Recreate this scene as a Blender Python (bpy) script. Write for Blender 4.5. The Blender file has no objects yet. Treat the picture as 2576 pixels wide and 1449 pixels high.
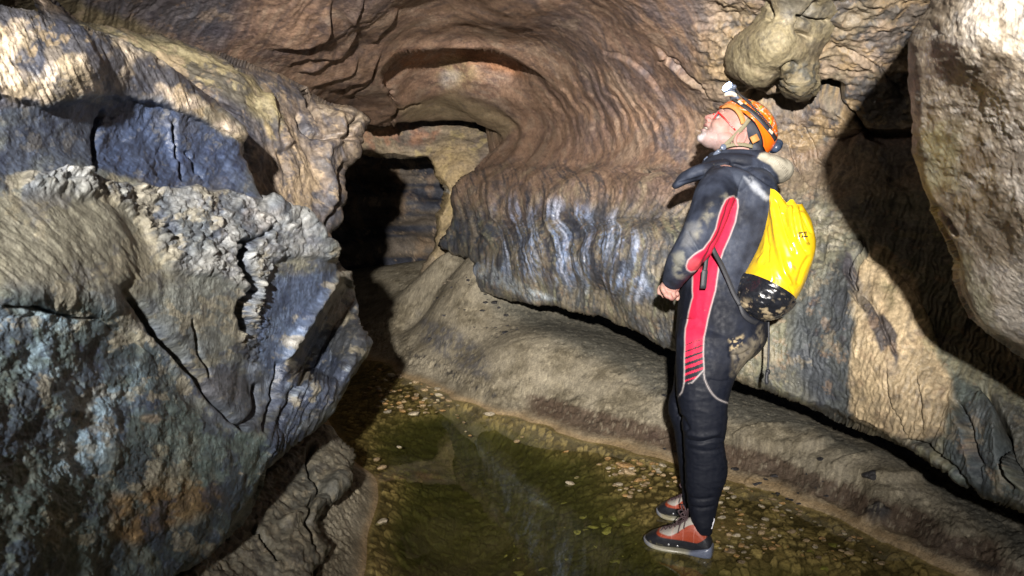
import bpy, math, random
import numpy as np
from mathutils import Vector, Matrix, noise as mnoise
from mathutils.bvhtree import BVHTree
random.seed(7); np.random.seed(7)
S = bpy.context.scene
COL = S.collection
# ------------------------------------------------------------------ camera, world, lights
TH = math.radians(6.2)
FPX = 1717.0                                   # focal length in photo units (2576 wide)
CAM = np.array([0.0, 0.0, 1.27])
RT = np.array([1.0, 0.0, 0.0]); FW = np.array([0.0, math.cos(TH), -math.sin(TH)]); UP = np.array([0.0, math.sin(TH), math.cos(TH)])
cd = bpy.data.cameras.new('camera'); cam = bpy.data.objects.new('camera', cd); COL.objects.link(cam)
cam.location = CAM; cam.rotation_euler = (math.radians(90) - TH, 0, 0)
cd.sensor_width = 36.0; cd.lens = 36.0 * FPX / 2576.0; cd.clip_start = 0.05; cd.clip_end = 300
cd.dof.use_dof = True; cd.dof.focus_distance = 3.0; cd.dof.aperture_fstop = 9.0
S.camera = cam
W = bpy.data.worlds.new('World'); S.world = W; W.use_nodes = True
bg = W.node_tree.nodes['Background']; bg.inputs[0].default_value = (0.55, 0.65, 1.0, 1); bg.inputs[1].default_value = 0.006
S.view_settings.view_transform = 'Standard'; S.view_settings.look = 'None'
S.cycles.diffuse_bounces = 1; S.cycles.transparent_max_bounces = 16
S.view_settings.exposure = 0.0; S.view_settings.gamma = 1.0

def at(px, py, d):
    px = np.asarray(px, float); py = np.asarray(py, float); d = np.asarray(d, float)
    v = CAM + d[..., None] * (FW + ((px - 1288) / FPX)[..., None] * RT - ((py - 724.5) / FPX)[..., None] * UP)
    return v
def ground(px, py, z=0.0):
    """world point where the line of sight of a photo pixel meets height z"""
    dr = FW + (px - 1288) / FPX * RT - (py - 724.5) / FPX * UP
    t = (z - CAM[2]) / dr[2]
    return CAM + t * dr
def A3(px, py, d): return at(np.array(px), np.array(py), np.array(d))

LPOS = CAM - 1.0 * (FW + 0.108 * RT - 0.293 * UP)
def spot(name, loc, aim, power, cone, blend, size, color, falloff=False):
    l = bpy.data.lights.new(name, 'SPOT'); l.energy = power; l.spot_size = math.radians(cone); l.spot_blend = blend
    l.shadow_soft_size = size; l.color = color
    if falloff:
        l.use_nodes = True; ln = l.node_tree.nodes; e = ln['Emission']; fo = ln.new('ShaderNodeLightFalloff'); fo.inputs['Strength'].default_value = 1.0; l.node_tree.links.new(fo.outputs['Linear'], e.inputs['Strength'])
    o = bpy.data.objects.new(name, l); COL.objects.link(o); o.location = loc
    o.rotation_euler = (Vector(aim) - Vector(loc)).to_track_quat('-Z', 'Y').to_euler()
    return o
# the photographer's own lamp: a wide beam and its hot centre, held behind and above the camera
spot('photographer_lamp', LPOS, A3(1560, 520, 4.0), 230, 128, 0.9, 0.03, (1.0, 0.97, 0.95))
spot('photographer_lamp_beam', LPOS, A3(1380, 330, 5.0), 480, 68, 1.0, 0.03, (1.0, 0.95, 0.89), True)

# ------------------------------------------------------------------ numpy noise
_G = None
def _hash(ix, iy, iz, seed):
    h = (ix.astype(np.int64) * 374761393 + iy.astype(np.int64) * 668265263 + iz.astype(np.int64) * 2147483647 + seed * 1274126177) & 0xFFFFFFFF
    h = ((h ^ (h >> 13)) * 1274126177) & 0xFFFFFFFF
    return (h ^ (h >> 16)) & 255
_rs = np.random.RandomState(3)
_GR = _rs.normal(size=(256, 3)); _GR /= np.linalg.norm(_GR, axis=1)[:, None]; _GR = _GR.astype(np.float32)
def perlin(x, y, z, seed=0):
    shp = np.broadcast(x, y, z).shape
    x = np.broadcast_to(x, shp).ravel().astype(np.float32); y = np.broadcast_to(y, shp).ravel().astype(np.float32); z = np.broadcast_to(z, shp).ravel().astype(np.float32)
    ix = np.floor(x); iy = np.floor(y); iz = np.floor(z)
    fx = x - ix; fy = y - iy; fz = z - iz
    u = fx * fx * fx * (fx * (fx * 6 - 15) + 10); v = fy * fy * fy * (fy * (fy * 6 - 15) + 10); w = fz * fz * fz * (fz * (fz * 6 - 15) + 10)
    res = 0
    for a in (0, 1):
        for b in (0, 1):
            for c in (0, 1):
                g = _GR[_hash(ix + a, iy + b, iz + c, seed)]
                dt = g[:, 0] * (fx - a) + g[:, 1] * (fy - b) + g[:, 2] * (fz - c)
                res = res + dt * (u if a else 1 - u) * (v if b else 1 - v) * (w if c else 1 - w)
    return (res * 1.6).reshape(shp)
def fbm(P, sc, octv=4, gain=0.5, seed=0, an=(1, 1, 1), ridged=False):
    x, y, z = P[..., 0] * sc * an[0], P[..., 1] * sc * an[1], P[..., 2] * sc * an[2]
    r = 0; a = 1.0; t = 0
    for k in range(octv):
        n = perlin(x, y, z, seed + k * 7)
        if ridged: n = 1 - 2 * np.abs(n)
        r = r + a * n; t += a; a *= gain; x = x * 2.03 + 5.1; y = y * 2.03 + 1.7; z = z * 2.03 + 9.2
    return r / t
def fbm2(x, y, octv=4, gain=0.5, seed=0, ridged=False):
    P = np.stack([x, y, np.full_like(x, 0.37 + seed)], -1)
    return fbm(P, 1.0, octv, gain, seed, ridged=ridged)
def worley(x, y, seed=0):
    """F1, F2 distance and cell hash on a 2-D jittered grid"""
    ix = np.floor(x); iy = np.floor(y)
    f1 = np.full(x.shape, 9.0); f2 = np.full(x.shape, 9.0); idc = np.zeros(x.shape)
    for a in (-1, 0, 1):
        for b in (-1, 0, 1):
            h1 = _hash(ix + a, iy + b, ix * 0 + 1, seed) / 255.0; h2 = _hash(ix + a, iy + b, ix * 0 + 2, seed) / 255.0
            d = np.hypot(ix + a + 0.1 + 0.8 * h1 - x, iy + b + 0.1 + 0.8 * h2 - y)
            near = d < f1
            f2 = np.where(near, f1, np.minimum(f2, d)); idc = np.where(near, h1 * 0.5 + h2 * 0.5, idc); f1 = np.where(near, d, f1)
    return f1, f2, idc
def sm(a, b, x):
    t = np.clip((x - a) / (b - a), 0, 1); return t * t * (3 - 2 * t)
def gauss(x, w): return np.exp(-(x / w) ** 2)

# ------------------------------------------------------------------ curves and regions
def poly_dist(px, py, poly, closed=True):
    """signed distance (negative inside) and nearest boundary point"""
    pts = np.array(poly, float); n = len(pts)
    shp = px.shape; X = px.ravel(); Y = py.ravel()
    best = np.full(X.shape, 1e18); bx = np.zeros_like(X); by = np.zeros_like(X); bt = np.zeros_like(X); inside = np.zeros(X.shape, bool)
    m = n if closed else n - 1
    seg = np.hypot(*(pts[(np.arange(m) + 1) % n] - pts[np.arange(m)]).T); cum = np.concatenate([[0], np.cumsum(seg)])
    side = np.zeros_like(X)
    for i in range(m):
        ax, ay = pts[i]; cx, cy = pts[(i + 1) % n]
        dx, dy = cx - ax, cy - ay; L = dx * dx + dy * dy + 1e-12
        t = np.clip(((X - ax) * dx + (Y - ay) * dy) / L, 0, 1)
        qx = ax + t * dx; qy = ay + t * dy; d = (X - qx) ** 2 + (Y - qy) ** 2
        k = d < best
        best[k] = d[k]; bx[k] = qx[k]; by[k] = qy[k]; bt[k] = (cum[i] + t * seg[i])[k] / cum[-1]
        side[k] = np.sign((dx * (Y - ay) - dy * (X - ax)))[k]
        if closed:
            c = ((ay > Y) != (cy > Y)); c &= X < (cx - ax) * (Y - ay) / ((cy - ay) if cy != ay else 1e-9) + ax
            inside ^= c
    d = np.sqrt(best)
    if closed: d = np.where(inside, -d, d)
    return d.reshape(shp), bx.reshape(shp), by.reshape(shp), bt.reshape(shp), side.reshape(shp)
def smooth_line(pts, k=6, closed=False):
    p = np.array(pts, float); n = len(p); out = []
    for i in range(n if closed else n - 1):
        p0 = p[(i - 1) % n] if (closed or i > 0) else 2 * p[0] - p[1]
        p1 = p[i]; p2 = p[(i + 1) % n]
        p3 = p[(i + 2) % n] if (closed or i < n - 2) else 2 * p[-1] - p[-2]
        for t in np.arange(k) / k:
            out.append(0.5 * (2 * p1 + (p2 - p0) * t + (2 * p0 - 5 * p1 + 4 * p2 - p3) * t * t + (3 * p1 - p0 - 3 * p2 + p3) * t ** 3))
    if not closed: out.append(p[-1])
    return np.array(out)
def rbf_fit(pts):
    p = np.array(pts, float); X = p[:, :-1]; v = p[:, -1]; n = len(p)
    r = np.linalg.norm(X[:, None] - X[None], axis=-1)
    K = np.where(r > 0, r * r * np.log(r + 1e-9), 0)
    Q = np.hstack([np.ones((n, 1)), X]); M = np.block([[K + np.eye(n) * 1e-3, Q], [Q.T, np.zeros((3, 3))]])
    w = np.linalg.solve(M, np.concatenate([v, np.zeros(3)]))
    return X, w
def rbf_eval(fit, x, y):
    X, w = fit; n = len(X); out = w[n] + w[n + 1] * x + w[n + 2] * y
    for i in range(n):
        r2 = (x - X[i, 0]) ** 2 + (y - X[i, 1]) ** 2
        out = out + w[i] * 0.5 * r2 * np.log(r2 + 1e-12)
    return out
class Reg:
    """region masks and grooves in the coordinates the sheet was laid out in"""
    def __init__(s, px, py, warp=10, wscale=45, seed=0):
        s.px, s.py = px, py
        s.wx = px + warp * fbm2(px / wscale, py / wscale, 3, .55, seed) ; s.wy = py + warp * fbm2(px / wscale + 31, py / wscale + 7, 3, .55, seed + 3)
    def mask(s, poly, soft=8):
        d = poly_dist(s.wx, s.wy, poly)[0]; return 1 - sm(-soft, soft, d)
    def blob(s, cx, cy, rx, ry, soft=0.35):
        r = np.hypot((s.wx - cx) / rx, (s.wy - cy) / ry); return 1 - sm(1 - soft, 1 + soft, r)
    def line(s, pts, w, taper=0.12, wob=1.0, smooth=True):
        p = smooth_line(pts) if smooth else pts
        x = s.px + (s.wx - s.px) * wob; y = s.py + (s.wy - s.py) * wob
        d, _, _, t, side = poly_dist(x, y, p, closed=False)
        e = sm(0, taper, t) * (1 - sm(1 - taper, 1, t)) if taper > 0 else 1
        return gauss(d, w) * e, d * side, t, e
def mix(a, b, t):
    return a + (np.array(b, float) - a) * t[..., None]

def weather(C, P, sc, k=.55, fleck=(.36, .27, .18), fk=.5, seed=900):
    # grain of the stone itself: mineral specks, worn films and pale flecks
    n = fbm(P, sc, 4, .78, seed); f = fbm(P, sc * .6, 5, .72, seed + 40); g = fbm(P, sc * .35, 5, .7, seed + 60)
    C = C * np.exp(k * 1.5 * n + k * .5 * g)[..., None]
    C = mix(C, fleck, fk * sm(.20, .30, f)); C = mix(C, C * np.array((.42, .44, .55)), .55 * sm(.14, .24, g))
    return C
def crisp(P, sc, thr, seed, soft=.05, octv=6): return sm(thr - soft, thr + soft, fbm(P, sc, octv, .66, seed))
# ------------------------------------------------------------------ object helpers
def finish(o, label=None, cat=None, group=None, kind=None, parent=None):
    if label: o['label'] = label
    if cat: o['category'] = cat
    if group: o['group'] = group
    if kind: o['kind'] = kind
    if parent is not None: o.parent = parent
    return o
def mesh_np(name, V, F, mat, colors=None, smooth=True, parent=None, quads=True):
    me = bpy.data.meshes.new(name)
    V = np.ascontiguousarray(V, np.float32).reshape(-1, 3); F = np.ascontiguousarray(F, np.int32)
    k = F.shape[1]
    me.vertices.add(len(V)); me.vertices.foreach_set('co', V.ravel())
    me.loops.add(F.size); me.loops.foreach_set('vertex_index', F.ravel())
    me.polygons.add(len(F)); me.polygons.foreach_set('loop_start', np.arange(0, F.size, k, dtype=np.int32)); me.polygons.foreach_set('loop_total', np.full(len(F), k, np.int32))
    me.polygons.foreach_set('use_smooth', np.full(len(F), smooth))
    me.update(calc_edges=True); me.validate()
    if colors is not None:
        c = np.ones((len(V), 4), np.float32); c[:, :colors.shape[-1]] = colors.reshape(-1, colors.shape[-1])
        a = me.color_attributes.new('Col', 'FLOAT_COLOR', 'POINT'); a.data.foreach_set('color', np.clip(c, 0, 1).ravel())
    if mat: me.materials.append(mat)
    o = bpy.data.objects.new(name, me); COL.objects.link(o)
    if parent is not None: o.parent = parent
    return o
def mesh_py(name, V, F, mat, parent=None, smooth=True, colors=None):
    me = bpy.data.meshes.new(name); me.from_pydata([tuple(map(float, v)) for v in V], [], [tuple(int(i) for i in f) for f in F]); me.update()
    me.polygons.foreach_set('use_smooth', [smooth] * len(me.polygons))
    if colors is not None:
        c = np.ones((len(V), 4), np.float32); c[:, :3] = colors
        a = me.color_attributes.new('Col', 'FLOAT_COLOR', 'POINT'); a.data.foreach_set('color', np.clip(c, 0, 1).ravel())
    if mat: me.materials.append(mat)
    o = bpy.data.objects.new(name, me); COL.objects.link(o)
    if parent is not None: o.parent = parent
    return o

# ------------------------------------------------------------------ materials
def new_mat(name):
    m = bpy.data.materials.new(name); m.use_nodes = True; nt = m.node_tree
    return m, nt, nt.nodes, nt.links, nt.nodes['Principled BSDF']
def rock_mat(name, r0=0.42, r1=0.75, bump=0.35, scale=70, spec=0.5, var=0.35, grain=0.012):
    m, nt, N, L, b = new_mat(name)
    at_ = N.new('ShaderNodeAttribute'); at_.attribute_name = 'Col'
    tc = N.new('ShaderNodeTexCoord')
    n1 = N.new('ShaderNodeTexNoise'); n1.inputs['Scale'].default_value = scale; n1.inputs['Detail'].default_value = 6; n1.inputs['Roughness'].default_value = .62
    n2 = N.new('ShaderNodeTexNoise'); n2.inputs['Scale'].default_value = scale * .22; n2.inputs['Detail'].default_value = 5
    L.new(tc.outputs['Object'], n1.inputs['Vector']); L.new(tc.outputs['Object'], n2.inputs['Vector'])
    mr = N.new('ShaderNodeMapRange'); mr.inputs[1].default_value = .3; mr.inputs[2].default_value = .7; mr.inputs[3].default_value = 1 - var; mr.inputs[4].default_value = 1 + var
    L.new(n1.outputs['Fac'], mr.inputs[0])
    mm = N.new('ShaderNodeVectorMath'); mm.operation = 'SCALE'
    L.new(at_.outputs['Color'], mm.inputs[0]); L.new(mr.outputs[0], mm.inputs['Scale']); L.new(mm.outputs[0], b.inputs['Base Color'])
    r = N.new('ShaderNodeMapRange'); r.inputs[1].default_value = .35; r.inputs[2].default_value = .65; r.inputs[3].default_value = r0; r.inputs[4].default_value = r1
    L.new(n2.outputs['Fac'], r.inputs[0]); L.new(r.outputs[0], b.inputs['Roughness'])
    b.inputs['Specular IOR Level'].default_value = spec
    bp = N.new('ShaderNodeBump'); bp.inputs['Strength'].default_value = bump; bp.inputs['Distance'].default_value = grain
    L.new(n1.outputs['Fac'], bp.inputs['Height']); L.new(bp.outputs[0], b.inputs['Normal'])
    return m
ROCK = rock_mat('limestone', .34, .74, .5, 60, .45)
ROCK_WET = rock_mat('wet_limestone', .28, .62, .55, 60, .6)
ROCK_FAR = rock_mat('far_limestone', .5, .8, .5, 30, .4, grain=.03)
MUD = rock_mat('cave_mud', .5, .85, .6, 90, .35, var=.3)

# palette (linear albedo)
TAN = (.27, .195, .125); BROWN = (.15, .105, .075); CREAM = (.56, .48, .35); DARK = (.030, .034, .044); BLUEGREY = (.085, .105, .145)
OCHRE = (.36, .25, .085); RUST = (.27, .12, .055); GREYGRN = (.15, .16, .125); PALE = (.62, .58, .52); CHALK = (.52, .60, .74); OLIVE = (.20, .185, .105)

# ------------------------------------------------------------------ sculpted sheets with returning edges
def axis(lo, hi, f0, f1, step, out):
    a = [np.arange(f0, f1 + step, step)]
    if lo < f0: a.insert(0, np.arange(lo, f0, out))
    if hi > f1 + step: a.append(np.arange(f1 + step * 2, hi + out, out))
    return np.unique(np.concatenate(a))
def relief(name, poly, ctrl, step, disp, color, mat, rnd=(30, .08), back=(50, .012), jit=(5, 30), seed=0, out=14, depthfn=None, split=None, sharpen=True):
    poly = np.array(poly, float); x0, y0 = poly.min(0) - back[0]; x1, y1 = poly.max(0) + back[0]
    xs = axis(x0, x1, max(x0, -20), min(x1, 2596), step, out); ys = axis(y0, y1, max(y0, -20), min(y1, 1469), step, out)
    px, py = np.meshgrid(xs, ys)
    jx = jit[0] * fbm2(px / jit[1], py / jit[1], 3, .5, seed + 11); jy = jit[0] * fbm2(px / jit[1] + 17, py / jit[1] + 3, 3, .5, seed + 13)
    sd, bx, by, _, _ = poly_dist(px + jx, py + jy, poly)
    outm = sd > 0
    if jit[0]:
        ex, ey = bx, by
        for _ in range(3):
            qx = jit[0] * fbm2(ex / jit[1], ey / jit[1], 3, .5, seed + 11); qy = jit[0] * fbm2(ex / jit[1] + 17, ey / jit[1] + 3, 3, .5, seed + 13); ex = bx - qx; ey = by - qy
    else: ex, ey = bx, by
    ox = np.where(outm, ex, px); oy = np.where(outm, ey, py)
    # pull the returning edge a little inwards
    vx = ox - px; vy = oy - py; vl = np.hypot(vx, vy) + 1e-6
    s = np.where(outm, sd, 0)
    gx = ox + np.where(outm, vx / vl * s * .18, 0); gy = oy + np.where(outm, vy / vl * s * .18, 0)
    d = rbf_eval(rbf_fit([(a / 1000, b / 1000, c) for a, b, c in ctrl]), ox / 1000, oy / 1000)
    if depthfn is not None: d = d + depthfn(ox, oy)
    t = np.clip(-sd / rnd[0], 0, 1); d = d + rnd[1] * (1 - np.sqrt(np.clip(1 - (1 - t) ** 2, 0, 1)))
    d = d + s * back[1]
    P = at(gx, gy, d)
    du = np.gradient(P, axis=1); dv = np.gradient(P, axis=0)
    Nn = np.cross(du, dv); Nn /= np.linalg.norm(Nn, axis=-1)[..., None] + 1e-9
    flip = np.sum(Nn * (P - CAM), -1) > 0; Nn[flip] *= -1
    h = disp(ox, oy, P, d); P = P + Nn * (h * (1 - sm(0, 9, s)))[..., None]
    C = color(ox, oy, P, d, h)
    keep = sd <= back[0]
    ny, nx = px.shape; idx = np.arange(nx * ny).reshape(ny, nx)
    fm = keep[:-1, :-1] & keep[1:, :-1] & keep[:-1, 1:] & keep[1:, 1:]
    Fq = np.stack([idx[:-1, :-1], idx[1:, :-1], idx[1:, 1:], idx[:-1, 1:]], -1)
    def build(nm, fmask):
        F = Fq[fmask]; used = np.unique(F); rem = np.full(nx * ny, -1); rem[used] = np.arange(len(used))
        return mesh_np(nm, P.reshape(-1, 3)[used], rem[F], mat, C.reshape(-1, 3)[used])
    if split is None: return build(name, fm)
    reg = split((px[:-1, :-1] + px[1:, 1:]) / 2, (py[:-1, :-1] + py[1:, 1:]) / 2)
    return [build(nm, fm & (reg == k)) for k, nm in enumerate(name)]
# ================================================================== THE SETTING
# ---- main shell: ceiling and right-hand wall
LIP = [(1160,629),(1200,641),(1220,660),(1200,682),(1200,725),(1250,748),(1330,762),(1400,768),(1500,792),(1600,832),(1700,885),(1780,925),(1850,950),(1950,990),(2100,1050),(2250,1112),(2400,1192),(2500,1245),(2600,1300),(2900,1460)]
SHELL = [(-400,-420),(-400,300),(300,300),(700,290),(785,268),(830,262),(880,280),(925,312),(955,318),(1000,310),(1060,304),(1150,302),(1195,308),(1235,325),(1260,338),(1264,350),(1250,368),(1225,392),(1195,425),(1150,478),(1140,500),(1140,545),(1126,588),(1112,616)] + LIP + [(3000,1300),(3000,-420)]
SHELL_C = [(-400,-400,1.2),(-400,300,1.8),(0,-400,1.3),(0,0,2.3),(0,300,2.9),(300,0,2.7),(300,250,3.4),(600,0,3.0),(600,200,3.8),(760,260,4.6),(800,120,3.8),(900,0,3.25),(900,130,4.2),(880,270,5.7),(950,215,5.1),
 (1000,280,6.3),(1288,-400,2.0),(800,-400,1.9),(1288,-100,2.8),(1288,0,3.4),(1250,60,4.1),(1180,112,4.9),(1180,170,5.1),(1180,240,6.0),(1150,302,7.6),(1050,304,7.4),(1274,348,7.2),(1380,205,5.0),(1300,170,5.15),(1300,260,5.8),(1380,300,5.7),
 (1250,420,6.5),(1330,400,5.8),(1150,490,6.9),(1145,600,6.9),(1180,540,6.3),(1200,690,6.0),(1250,600,5.5),(1250,745,5.3),(1330,560,4.9),(1330,755,4.75),
 (1400,90,4.2),(1500,0,3.3),(1500,120,3.9),(1500,250,4.4),(1480,330,4.8),(1400,360,5.35),(1420,400,5.0),(1400,450,4.8),(1400,545,4.45),(1400,650,4.4),(1400,765,4.45),(1500,400,4.55),(1500,450,4.35),(1500,550,3.95),(1500,680,3.85),(1500,790,4.05),
 (1620,-60,2.8),(1620,100,3.4),(1650,200,3.7),(1620,300,4.05),(1620,370,4.0),(1620,420,3.82),(1620,470,3.65),(1620,520,3.65),(1620,600,3.45),(1620,720,3.35),(1640,840,3.5),(1690,600,3.3),(1700,740,3.15),(1720,885,3.25),
 (1800,0,2.9),(1780,200,3.3),(1800,330,3.55),(1800,450,3.4),(1800,700,3.05),(1850,940,2.95),(2000,-400,1.5),(2000,-60,2.5),(1960,240,3.15),(2000,300,3.3),(2050,430,3.3),(2050,560,3.1),(2000,750,2.9),(1950,980,2.85),(2100,1050,2.7),
 (2150,0,2.6),(2200,150,2.85),(2200,320,3.1),(2150,450,3.05),(2250,520,2.95),(2170,650,2.8),(2150,850,2.55),(2200,1080,2.5),(2400,100,2.8),(2400,300,2.9),(2400,700,2.6),(2350,900,2.35),(2400,1185,2.2),(2576,900,2.3),(2500,1000,2.15),(2576,1290,1.95),(2600,400,2.6),(3000,300,1.8),(3000,1000,1.6),(3000,-400,1.2),(2850,1400,1.6)]
ARCHA = smooth_line([(1004,272),(985,240),(960,215),(957,185),(975,158),(1003,136),(1050,124),(1110,119),(1180,120),(1240,127),(1290,142),(1330,164),(1362,186),(1386,207)])
def hang(x, y): pass
APOLY = list(map(tuple, ARCHA)) + [(1400,330),(1004,330)]
def shell_depth(x, y):
    sd = poly_dist(x + 1.5 * fbm2(x / 18, y / 18, 2, .5, 12), y + 1.5 * fbm2(x / 18 + 5, y / 18, 2, .5, 13), APOLY)[0]
    inn = sm(0, 3, -sd); f = (1 - sm(140, 300, y)) * (1 - sm(1290, 1388, x))
    return .85 * inn * f - .07 * gauss(sd, 16) * (1 - inn) * f
_cache = {}
def shell_fields(x, y, P):
    k = ('sh', x.shape)
    if k in _cache: return _cache[k]
    R = Reg(x, y, 14, 60, 5)
    f = {}; f['R'] = R
    w1 = fbm2(x / 160, y / 160, 3, .5, 21); w2 = fbm2(x / 45, y / 45, 3, .5, 22)
    r = np.hypot(x + .5 * (R.wx - x) - 1172, (y + .5 * (R.wy - y) - 400) * 1.0) + 34 * w1
    f['r'] = r; f['w1'] = w1; f['w2'] = w2
    # right wall lower band
    lipd = np.interp(x, [p[0] for p in LIP[4:]], [p[1] for p in LIP[4:]])
    f['lip'] = lipd - y
    shelf = np.interp(x, [1140, 1250, 1400, 1500, 1620, 1720, 2000, 2150, 3000], [440, 400, 395, 405, 415, 405, 380, 330, 250])
    f['low'] = sm(-14, 26, y - shelf - 18 * w1)
    _cache[k] = f; return f
def saw(u, sharp=.25):
    fr = u - np.floor(u); return np.where(fr < 1 - sharp, fr / (1 - sharp), (1 - fr) / sharp)
def shell_disp(x, y, P, d):
    f = shell_fields(x, y, P); R = f['R']; r = f['r']; low = f['low']; w1, w2 = f['w1'], f['w2']
    up = 1 - low
    apn = 1 - .6 * low * sm(1780, 1900, x)
    h = .050 * fbm(P, 1.8, 2, .4, 31) + apn * (.0055 * fbm(P, 16, 5, .7, 32) + .003 * fbm(P, 40, 3, .7, 33))
    # terraces ringing the vault
    ang = np.arctan2(400 - y, x - 1172)
    leftm = sm(1.45, 2.1, ang) * sm(250, 310, r); rightm = (1 - sm(.9, 1.5, ang)) * up * sm(215, 260, r) * (1 - sm(560, 660, r))
    tl = r / 62 + 1.0 * fbm2(x / 170, y / 120, 2, .5, 40) + .10 * w2
    ta = .35 + 1.1 * sm(-.1, .45, fbm2(x / 100, y / 100, 2, .5, 42))
    h = h + up * leftm * ta * .010 * (saw(tl, .12) - .5) + up * leftm * ta * .004 * (saw(tl * 3.1 + .4 * w2, .2) - .5)
    tr = r / 24 + .5 * w1 + .12 * w2
    sizer = .5 + .5 * sm(-.2, .5, fbm2(x / 90, y / 90, 2, .5, 44))
    sizer = sizer * (.25 + .9 * R.mask([(1380,215),(1500,190),(1640,240),(1700,330),(1560,370),(1400,370),(1320,330)], 50))
    h = h + rightm * .015 * sizer * (saw(tr, .22) - .5) + rightm * .004 * sizer * (saw(tr * 2.6 + w2, .3) - .5)
    top = sm(1.0, 1.35, ang) * (1 - sm(1.7, 2.2, ang)) * sm(285, 330, r)
    h = h + top * .003 * (saw(r / 60 + 1.2 * w1, .2) - .5)
    inner = 1 - sm(255, 290, r)
    h = h + inner * up * .012 * fbm2(x / 90, (y) / 20, 4, .5, 41)
    # scalloped, fluted lower wall
    o1 = np.sin(np.pi * np.clip((y - 412 - .03 * (x - 1500) - 10 * w1) / 132, 0, 1)); o2 = np.sin(np.pi * np.clip((y - 546 - 14 * w1) / 190, 0, 1))
    a1 = np.interp(x, [1150, 1380, 1560, 1700, 1850, 2100], [4, 12, 52, 60, 30, 6]); a2 = np.interp(x, [1150, 1250, 1400, 1650, 1800, 2100], [14, 34, 30, 44, 30, 8])
    u = x - a1 * o1 - a2 * o2 + 32 * w1 + 6 * w2 + (y - 600) * np.interp(x, [1200, 1500, 1750, 2100, 2576], [-.25, -.1, .05, .25, .45])
    per = np.interp(x, [1150, 1350, 1550, 1800, 2100, 2576], [11, 14, 20, 26, 34, 40])
    # cumulative phase so the flutes widen towards the viewer
    ph = np.interp(u, np.linspace(1000, 3000, 400), np.cumsum(5.0 / np.interp(np.linspace(1000, 3000, 400), [1150, 1350, 1550, 1800, 2100, 2576], [11, 14, 19, 24, 30, 36])))
    f['u'] = u; f['ph'] = ph
    fl = perlin(ph * 1.0, y / 150, 0 * y + .3, 50) + .5 * perlin(ph * 2.3, y / 110, 0 * y + .8, 51) + .3 * perlin(ph * 5.1, y / 80, 0 * y, 52)
    f['fl'] = fl
    h = h + low * .0035 * fbm2(ph * 4.5, y / 45, 3, .7, 55) * np.interp(x, [1150, 1800, 2576], [1.6, 1.0, .8])
    amp = np.interp(x, [1150, 1300, 1500, 1750, 2100, 2576], [.020, .018, .012, .008, .009, .009]) * (.4 + .9 * sm(-.2, .4, fbm2(x / 130, y / 90, 2, .5, 53)))
    h = h + low * amp * fl
    # horizontal swells of the wall (the curling bands)
    band = y + 16 * w1 + (x - 1500) * -.03
    h = h + low * (.055 * o1 + .065 * o2) * np.interp(x, [1150, 1350, 1500, 1750, 1950, 2576], [.9, 1.0, 1.0, .9, .4, .2])
    h = h + low * .005 * (saw(ph * 1.7 + 2 * w2, .35) - .5) * sm(1250, 1400, x)
    # ripples of the upper right wall
    ur = sm(1700, 1830, x) * (1 - low)
    ur2 = sm(1780, 1900, x)
    for pts, A in ((((1990,262),(2060,250),(2120,270),(2160,310),(2190,350),(2240,372)), .06), (((2330,322),(2260,338),(2180,330),(2120,345),(2070,340)), .05), (((2010,300),(2040,350),(2050,400),(2090,420)), .03), (((1980,330),(2000,400),(2040,470),(2100,490)), .025), (((2100,120),(2180,150),(2240,200),(2280,250)), .03), (((2150,650),(2250,700),(2330,800),(2380,900)), .03), (((2150,600),(2180,640),(2160,690),(2150,745),(2190,800)), .035), (((2480,955),(2520,1040),(2540,1130),(2590,1250)), .09), (((2390,1000),(2440,1080),(2470,1180),(2480,1230)), .04), (((1900,720),(1920,800),(1910,900)), .012), (((2010,700),(2020,820),(2040,960)), .012), (((2290,1110),(2240,1000),(2230,900)), .012), (((2330,1100),(2320,1000),(2300,930)), .012)):
        g, sdl, t, e = R.line(pts, 4, wob=.6, taper=.2); h = h + A * e * np.where(sdl > 0, np.exp(-np.abs(sdl) / 30) * sm(0, 3, sdl), 0) - .5 * A * g
    h = h + ur * (.035 * fbm(P, 5, 4, .55, 60, ridged=True) + .03 * fbm2(x / 70 + .4 * y / 70, y / 24, 4, .55, 61))
    # named cracks
    for pts, w, dp in (
                       (((1004,272),(1000,285),(985,300)), 6, .08), (((1060,262),(1030,268),(1005,285),(985,312)), 5, .07),
                       (((985,220),(978,235),(995,262),(1010,275)), 4, .04),
                       (((1700,165),(1730,180),(1760,200),(1790,240)), 4, .03), (((1650,160),(1690,150),(1720,165)), 3, .02),
                       (((1740,325),(1785,330),(1830,322)), 3, .035), (((1560,436),(1600,430),(1640,436)), 3, .03),
                       (((2230,440),(2280,470),(2300,520)), 5, .02), (((2140,600),(2170,610),(2165,650),(2140,690),(2165,740)), 4, .04),
                       (((2170,740),(2210,790),(2230,850),(2260,900)), 4, .02), (((2465,955),(2500,1010),(2530,1080),(2535,1160),(2560,1240)), 8, .09),
                       (((2400,1000),(2440,1060),(2460,1120),(2480,1180)), 6, .03), (((2260,1110),(2330,1120),(2400,1165),(2470,1230)), 5, .05),
                       (((2180,330),(2260,335),(2330,325)), 6, .06), (((2030,250),(2090,255),(2140,280),(2170,320),(2200,350)), 6, .07)):
        g, _, _, _ = R.line(pts, w, wob=.6); h = h - dp * g
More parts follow.
